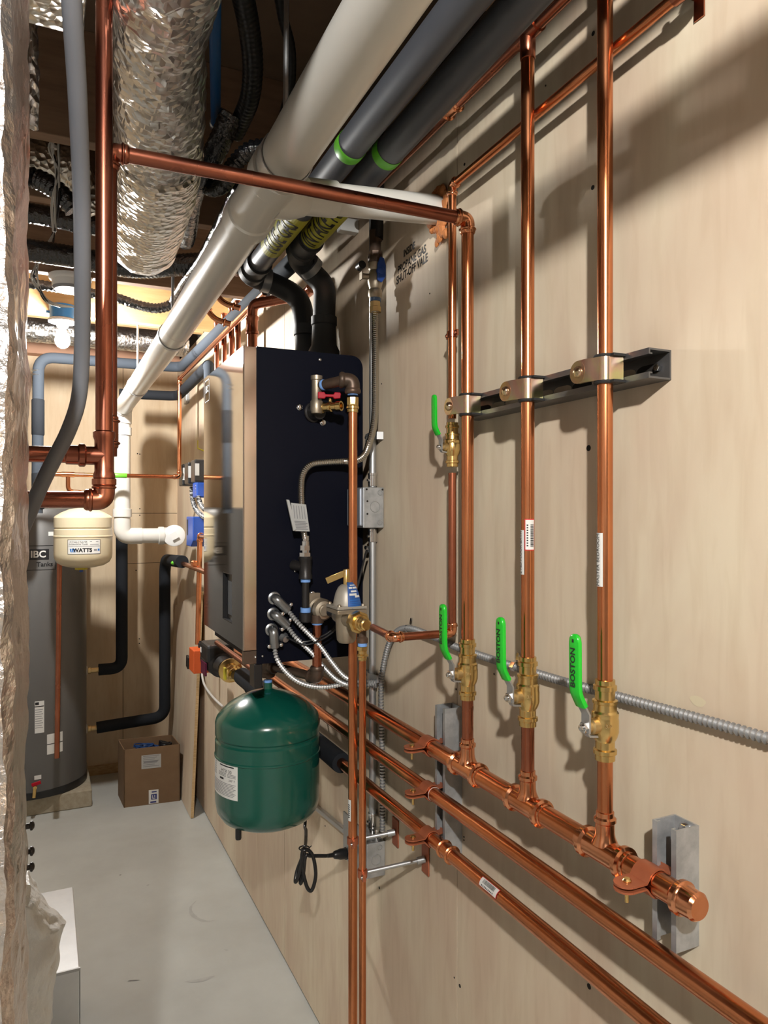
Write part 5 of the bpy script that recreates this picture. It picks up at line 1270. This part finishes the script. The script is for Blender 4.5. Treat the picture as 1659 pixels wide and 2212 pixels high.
# copper drop with top elbow to the relay / pump group
pA_, pB_ = PX(432, 1158, .69), PX(427, 1392, .675)
t = run('copper_pipe', 'vertical copper drop left of the boiler above the orange control', 'pipe', [V((.69, pA_.y-.16, pA_.z)), pA_, pB_], .0125, COP, COPF, L=2.0)
XM = .645
pc1 = PX(430, 1425, XM)
t = T('pump_relay', 'orange box with black lever at the end of the black pump', 'control', (XM, pc1.y, pc1.z-.05))
P0, P1 = PX(412, 1450, XM), PX(447, 1402, XM)
hh = (P1.z-P0.z)
k = MB().box((XM-.035, pc1.y-.055, pc1.z-.052), (XM+.05, pc1.y+.055, pc1.z+.052)); k.build('housing', ORANGE, t, smooth=False, bevel=.004)
k = MB().obox(PX(406, 1430, XM-.02), (.006, 0, 0), (0, .02, .004), (0, -.004, .028)); k.build('lever', BLK, t, bevel=.003)
k = MB().lathe([(.011, 0), (.011, .02), (.007, .022), (.007, .03)], (XM+.01, pc1.y+.02, pc1.z+.052), (0, 0, 1), 14); k.build('bushing', BLK, t)
pp1 = PX(478, 1432, XM)
t = T('circulator_pump', 'black and maroon circulator pump below the boiler', 'pump', (XM, pp1.y, pp1.z-.08))
k = MB().lathe([(.001, -.055), (.050, -.055), (.058, -.045), (.058, .05), (.050, .062), (.001, .062)], (XM, pp1.y+.09, pp1.z), (0, -1, 0), 24); k.build('motor', BLK, t, bevel=.002)
k = MB().box((XM-.060, pp1.y-.015, pp1.z+.005), (XM+.05, pp1.y+.13, pp1.z+.075)); k.build('terminal_box', BLK, t, smooth=False, bevel=.012)
k = MB().box((XM-.0615, pp1.y+.01, pp1.z-.05), (XM-.055, pp1.y+.10, pp1.z+.0)); k.build('nameplate', MAROON, t, smooth=False)
k = MB().box((XM-.0612, pp1.y+.095, pp1.z+.03), (XM-.0595, pp1.y+.115, pp1.z+.05)); k.build('label', PAPER, t, smooth=False)
k = MB().lathe([(.052, 0), (.052, .03), (.04, .04), (.03, .10)], (XM, pp1.y+.02, pp1.z-.005), (0, -1, 0), 22); k.build('volute', IRONB, t)
k = MB().box((XM+.045, pp1.y+.04, pp1.z-.02), (.7895, pp1.y+.07, pp1.z+.02)); k.build('wall_bracket', GALV, t, smooth=False)
pf = PX(502, 1452, XM)
t = T('brass_flange', 'brass pump flange with yellow tag below the boiler', 'fitting', (XM, pf.y, pf.z-.04))
k = MB(); k.lathe([(.030, -.01), (.045, -.008), (.045, .004), (.030, .008), (.026, .03), (.030, .034), (.030, .05), (.024, .054), (.024, .075), (.018, .08)], (XM, pf.y+.03, pf.z), (0, -1, 0), 6 if False else 26); k.build('flange', BRASS, t, angle=25)
k = MB(); k.obox(PX(486, 1455, XM-.04), (.004, .0, .0), (0, .012, 0), (0, 0, .022)); k.build('tag', YELP, t, bevel=.002)
pi_ = PX(532, 1468, XM)
t = T('insulated_pipe', 'short black insulated pipe between the brass flange and the drain trap', 'pipe', (XM, pi_.y, pi_.z-.03))
k = MB().lathe([(.013, -.06), (.013, 0), (.030, .0), (.031, .004), (.031, .30)], (XM, pi_.y+.06, pi_.z), (0, -1, 0), 22); k.build('foam_sleeve', FOAM, t)
# thin copper under the boiler + white cable on the wall
a_, b_ = PX(468, 1388, .60), PX(560, 1432, .60)
tag(MB().cyl(a_, (.60, b_.y, a_.z), .009, 14).build('copper_pipe', COPD), 'thin copper tube passing just under the boiler bottom edge', 'pipe')
P = [PX(u, v, .772) for u, v in ((434, 1440), (440, 1475), (455, 1500), (480, 1525), (520, 1552))]; tag(MB().tube(spline(P, 8), .006, 10).build('white_cable', OFFW), 'white cable drooping on the wall behind the green tank', 'cable')
# leaning plywood sheet
f0, f1 = PZ(416, 1767, .003), PZ(374, 1640, .003)
zs0, zs1 = 1.13, 1.02
t = T('plywood_sheet', 'loose plywood sheet leaning on the wall beside the cardboard box', 'board', f0)
A0 = V((f0.x-.01, f0.y, .003)); B0 = V((f0.x-.01, 4.80, .003)); A1 = V((.764, f0.y+.02, 1.20)); B1 = V((.764, 4.80, 1.03)); th = V((.016, 0, .0))
k = MB(); k.add([A0, B0, B1, A1], [(0, 1, 2, 3)]); 
k.mat(1).add([A0, A1, A1+th, A0+th], [(0, 1, 2, 3)]).add([A0+th, A1+th, B1+th, B0+th], [(0, 1, 2, 3)]).add([A1, B1, B1+th, A1+th], [(0, 1, 2, 3)]).add([A0, A0+th, B0+th, B0], [(0, 1, 2, 3)]).add([B0, B0+th, B1+th, B1], [(0, 1, 2, 3)]); k.build('panel', [PLY, PLYEDGE], t, smooth=False)
# cardboard box
b0 = PZ(267.6, 1745, 0); b1 = PZ(393.8, 1729, 0); b3 = PZ(255, 1717.6, 0); b1.x = min(b1.x, .700)
ex = (b1-b0); ey = (b3-b0); hb = .318
t = T('cardboard_box', 'open brown cardboard box on the floor in the back corner', 'box', (b0+ex*.5+ey*.5))
k = MB(); thk = .005
def wallp(p, q, n): k.add([p, q, q+V((0, 0, hb)), p+V((0, 0, hb)), p+n, q+n, q+n+V((0, 0, hb)), p+n+V((0, 0, hb))], [(0, 1, 2, 3), (7, 6, 5, 4), (3, 2, 6, 7), (0, 3, 7, 4), (1, 5, 6, 2)])
nx_, ny_ = ex.normalized()*thk, ey.normalized()*thk
wallp(b0, b1, ny_); wallp(b1+V((0, 0, 0)), b1+ey, -nx_); wallp(b1+ey, b3, -ny_); wallp(b3, b0, nx_)
k.add([b0, b1, b1+ey, b3], [(0, 1, 2, 3)]); k.add([p+V((0, 0, .004)) for p in (b0, b1, b1+ey, b3)], [(0, 1, 2, 3)])
k.build('carton', CARD, t, smooth=False)
k = MB(); fw = plane_fn(b0+ex*.5+V((0, 0, .17))-ny_*.15, ex, (0, 0, 1))
cu = PY(326, 1643, b0.y); o_ = (cu-(b0+ex*.5+V((0, 0, .17)))); k.patch(fw, o_.x-.052, o_.x+.052, o_.z-.038, o_.z+.038, 1, 1); k.mat(1)
for i in range(7): k.patch(fw, o_.x-.043, o_.x+.042-.012*(i % 3), o_.z+.030-.0095*i, o_.z+.033-.0095*i, 1, 1, .0004)
k.patch(fw, o_.x-.04, o_.x+.035, o_.z-.004, o_.z+.004, 1, 1, .0006); k.build('shipping_label', [PAPERG, INKG], t, smooth=False)
k = MB(); cu = PY(331, 1720, b0.y); o_ = (cu-(b0+ex*.5+V((0, 0, .17)))); k.patch(fw, o_.x-.026, o_.x+.026, -.166, o_.z+.042, 1, 1, .0002); k.mat(1); k.patch(fw, o_.x-.013, o_.x+.017, o_.z-.012, o_.z+.018, 1, 1, .0006); k.mat(0); k.patch(fw, o_.x-.007, o_.x-.003, o_.z-.007, o_.z+.013, 1, 1, .001); k.patch(fw, o_.x-.007, o_.x+.010, o_.z-.007, o_.z-.003, 1, 1, .001); k.patch(fw, o_.x+.004, o_.x+.008, o_.z+.001, o_.z+.013, 1, 1, .001)
k.mat(1); k.patch(fw, o_.x-.018, o_.x+.014, o_.z-.030, o_.z-.022, 1, 1, .0006); k.patch(fw, o_.x-.01, o_.x+.016, o_.z+.027, o_.z+.034, 1, 1, .0006); k.build('shipping_tape', [PAPER, INKN], t, smooth=False)
ctr = b0+ex*.45+ey*.5+V((0, 0, .288))
k = MB(); random.seed(5)
for i in range(11):
    c_ = ctr+V((random.uniform(-.02, .03), random.uniform(-.015, .015), random.uniform(-.02, .012))); k.torus(c_, V((random.uniform(-.25, .25), random.uniform(-.25, .25), 1)), random.uniform(.045, .078), .0030, 28, 6)
tag(k.build('blue_cable_coil', WIREB), 'coil of blue cable lying in the open cardboard box', 'cable')
k = MB(); c_ = b0+ex*.80+ey*.5+V((0, 0, .290))
for i in range(5): k.torus(c_+V((0, 0, .004*i)), V((.2*(i-2), .15, 1)), .034, .0045, 20, 6)
tag(k.build('black_cable_coil', BLK), 'small coil of black cable beside the blue coil in the box', 'cable')
k = MB(); c_ = b0+ex*.5+ey*.5; k.obox(c_+V((0, 0, .130)), ex*.42, ey*.40, V((0, 0, .123))); tag(k.build('packed_carton', CARDI, smooth=False), 'packing filling the cardboard box beneath the cable coils', 'packing')
# wall plates near the boiler
p = PX(406, 862, WX); tag(MB().box((WX-.02, p.y-.05, p.z-.03), (WX-.0003, p.y+.03, p.z+.05)).build('wall_box', GALV, smooth=False, bevel=.002), 'small steel box on the wall behind the insulated pipe', 'box')

# ================================================================== OVERHEAD DUCTS AND HOSES
def duct(name, label, cat, pts, rads, m, k_=20, amp=.004, sc=18, group=None, ends=None):
    P = spline(pts, 10); n = len(P)
    import bisect
    R_ = []
    for i in range(n):
        f_ = i/(n-1)*(len(rads)-1); a = int(min(f_, len(rads)-2)); R_.append(rads[a]*(1-(f_-a))+rads[a+1]*(f_-a))
    PP = []; RR = []
    for i in range(n-1):
        for j in range(3): t0 = j/3; PP.append(P[i].lerp(P[i+1], t0)); RR.append(R_[i]*(1-t0)+R_[i+1]*t0)
    PP.append(P[-1]); RR.append(R_[-1])
    k = MB().tube(PP, RR, k_*2); k.disp(amp, sc)
    return k
# main flex duct: taped section then bubble-wrapped section
t = T('insulated_duct', 'big foil-wrapped round duct hanging from the joists', 'duct', (.21, 1.7, 2.27))
zc_ = H+.74
def dc(u, v, z): d = ray(u, v); s = z/d.z; return V((d.x*s, d.y*s, H+z))
k = duct('', '', '', [V((.13, .55, H+.745)), V((.155, .95, H+.745)), dc(346, 80, .745), dc(345, 200, .742), dc(343, 330, .738)], [.070, .070, .070, .078, .085], FOIL, 22, .006, 26)
k.build('taped_section', FOIL, t, angle=80)
k = duct('', '', '', [dc(343, 320, .738), dc(335, 400, .735), dc(322, 470, .730), dc(312, 520, .728)], [.089, .091, .089, .086], FOILB, 22, .003, 20)
k.build('bubble_wrap_section', FOILB, t, angle=80)
e3 = dc(310, 524, .728); dd = (dc(310, 524, .728)-dc(322, 470, .730)).normalized()
k = MB(); k.lathe([(.0875, -.05), (.089, -.02), (.086, .01), (.070, .035), (.04, .05), (.001, .055)], e3, dd, 36); k.disp(.004, 26); k.build('end_wrap', FOIL, t, angle=80)
# small lettering band on the wrap
# near box duct at upper left
k = MB(); a0 = V((-.032, 1.0, 2.366)); b0_ = V((.058, 1.245, 2.60))
k.box(a0, b0_); tag(k.build('box_duct', FOILB, smooth=False, bevel=.006), 'bubble-wrapped rectangular duct at the upper left corner', 'duct')
P = [V((PY(70, 70, 1.33).x, 1.33, 2.715)), PY(70, 70, 1.33), PY(71, 160, 1.33), PY(70, 276, 1.33)]
k = duct('', '', '', P, [.0085, .0085, .0095, .0085], FOIL, 8, .0025, 60); tag(k.build('foil_wrapped_line', FOIL, angle=70), 'thin foil-wrapped line hanging below the upper left duct', 'pipe')
# cross duct at the back between joists
k = duct('', '', '', [V((-.6, 4.22, 2.575)), V((-.1, 4.22, 2.575)), V((.3, 4.22, 2.57)), V((.74, 4.22, 2.57))], [.062, .064, .062, .062], FOIL, 16, .007, 22)
tag(k.build('foil_duct', FOIL, angle=80), 'small foil duct crossing between the joists near the back wall', 'duct')
k = duct('', '', '', [V((-.25, 2.10, 2.535)), V((.02, 2.10, 2.53)), V((.075, 2.09, 2.515)), V((.12, 2.11, 2.42))], [.05, .05, .048, .03], FOILB, 14, .005, 24)
tag(k.build('bubble_wrap_duct', FOILB, angle=80), 'bubble-wrapped duct end between the joists left of the copper pipe', 'duct')
# black film hoses
def hose(label, pts, r, m=BLKS, wav=.10, pitch=.012, name='black_hose', group='black ventilation hoses'):
    k = ridged(spline(pts, 12), r, pitch, wav, 16); return tag(k.build(name, m, angle=60), label, 'hose', group)
hose('black hose crossing left to right under the joists behind the bent conduit', [V((-.28, 2.50, 2.430)), V((-.05, 2.50, 2.428)), V((.10, 2.50, 2.425)), V((.20, 2.49, 2.415)), V((.30, 2.46, 2.41)), V((.47, 2.40, 2.43)), V((.62, 2.40, 2.44))], .034, wav=.03)
hose('thin black hose above the crossing black hose at the left', [V((-.28, 2.42, 2.51)), V((.0, 2.42, 2.512)), V((.12, 2.44, 2.51)), V((.17, 2.44, 2.52))], .030, wav=.03)
hose('ribbed black hose arching from the foil duct at the left edge', [PY(40, 378, 2.0), PY(75, 385, 2.0), PY(110, 402, 1.98), PY(140, 428, 1.97), PY(162, 455, 1.97)], .024, wav=.08, pitch=.014)
hose('ribbed black hose sagging under the joist beside the smoke detector', [PY(60, 612, 3.12), PY(130, 622, 3.12), PY(200, 634, 3.12), PY(250, 643, 3.10), PY(295, 658, 3.07), PY(335, 666, 3.04), PY(365, 660, 3.0), PY(392, 640, 2.95)], .019, wav=.08, pitch=.016)
hose('glossy black hose curving down just right of the big foil duct', [dc(500, 245, .905), dc(478, 300, .86), dc(450, 355, .82), dc(425, 395, .80), dc(412, 440, .80), dc(405, 500, .80), dc(400, 520, .80)], .026, wav=.03)
hose('ribbed glossy black hose looping beside the near pipe hanger', [dc(572, 318, .80), dc(545, 322, .80), dc(520, 340, .79), dc(500, 365, .775), dc(486, 395, .77), dc(462, 408, .78), dc(440, 400, .80)], .017, wav=.16, pitch=.012)
hose('slim glossy black hose beside the white drain pipe', [dc(512, 402, .78), dc(490, 450, .78), dc(462, 505, .775), dc(432, 560, .77), dc(400, 605, .77), dc(372, 650, .77)], .013, wav=.02)
hose('dark matt hose hanging from the dark ceiling bay', [dc(520, -30, .96), dc(538, 60, .95), dc(546, 140, .93), dc(540, 210, .91), dc(520, 262, .90), dc(505, 292, .885)], .021, m=BLK, wav=.05)
hose('thin dark hose beside the nearest pipe hanger rod', [dc(598, -40, 1.02), dc(612, 40, 1.0), dc(628, 110, .98), dc(626, 190, .95), dc(612, 250, .93), dc(600, 290, .90)], .011, m=BLK, wav=.03)
P = [dc(464, -40, .93), dc(465, 100, .93), dc(466, 268, .93)]
t = T('blue_pipe', 'blue pipe in the dark ceiling bay right of the foil duct', 'pipe', P[2])
MB().cyl(P[0], P[2], .0115, 16).build('pipe', BLUEP, t)
k = MB(); k.lathe([(.0125, -.004), (.015, 0), (.0125, .012)], P[2], (0, 1, 0), 14); k.build('ferrule', GALVM, t)
# pipe of dark grey going behind PVC to the hose clamp copper bits
for u, v, dx, lab_ in ((480, 655, .03, 'short copper elbow poking out beside the white drain pipe'), (462, 690, .02, 'second short copper stub beside the white drain pipe')):
    p = PX(u+2, v, .52); k = MB(); k.tube(smooth_path([p+V((-.03, 0, .035)), p, p+V((.05, -.02, -.015))], .02, 6), .0095, 14); k.ring(p+V((-.02, 0, .025)), (-.6, 0, .8), .0145, .006); k.ring(p+V((.03, -.012, -.010)), (1, -.4, -.3), .0145, .006)
    tag(k.build('copper_elbow', COPF), lab_, 'pipe')
# smoke detector
p = PY(152, 612, 2.78); z0 = 2.4665
t = T('smoke_detector', 'round white smoke detector on the joist above the bulb', 'detector', (p.x, 2.85, z0-.05))
cx_ = PY(152, 620, 2.85).x
k = MB().lathe([(.030, -.052), (.052, -.050), (.060, -.040), (.062, -.018), (.070, -.014), (.072, -.010), (.072, 0)], (cx_, 2.85, z0), (0, 0, 1), 40); k.build('case', WHITE, t)
k = MB(); k.lathe([(.0525, -.0495), (.0605, -.0405)], (cx_, 2.85, z0-.0005), (0, 0, 1), 40, cap=False); k.build('vent_band', INKG, t)
# white cable bundles
def bundle(label, pts, n, spread, r=.0022):
    t = T('cable_bundle', label, 'cable', min((V(p) for p in pts), key=lambda p: p.z), 'cable bundles under the joists'); random.seed(len(pts)*7+n)
    for i in range(n):
        P = [V(p)+V((random.uniform(-1, 1), random.uniform(-1, 1)*.6, random.uniform(-1, 1)*.3))*(spread if 0 < j < len(pts)-1 else spread*.6)*(1 if j % 2 else .45) for j, p in enumerate(pts)]
        k = MB().tube(spline(P, 7), r, 6); k.build('cable', OFFW if i % 3 else BLK, t)
    k = MB(); q = V(pts[len(pts)//2]); k.lathe([(spread*.55, -.004), (spread*.55, .004)], q, V(pts[len(pts)//2+1])-V(pts[len(pts)//2-1]), 12); k.build('tie', BLK if n > 7 else WHITE, t)
bundle('white cable bundle bowed below the left joist above the bulb', [PY(118, 500, 2.70), PY(102, 545, 2.70), PY(80, 570, 2.70), PY(73, 597, 2.70), PY(85, 628, 2.72), PY(110, 656, 2.74), PY(165, 664, 2.80)], 9, .013)
bundle('dark and white cable bundle hanging near the left duct', [PY(138, 180, 1.95), PY(140, 230, 1.95), PY(128, 280, 1.95), PY(117, 318, 1.95), PY(125, 370, 1.95), PY(122, 440, 1.95), PY(118, 500, 1.95)], 6, .012, .0026)
# ================================================================== LIGHT LEVELS
BULB.node_tree.nodes['Principled BSDF'].inputs['Emission Strength'].default_value = 3500
BULB2.node_tree.nodes['Principled BSDF'].inputs['Emission Strength'].default_value = 1750
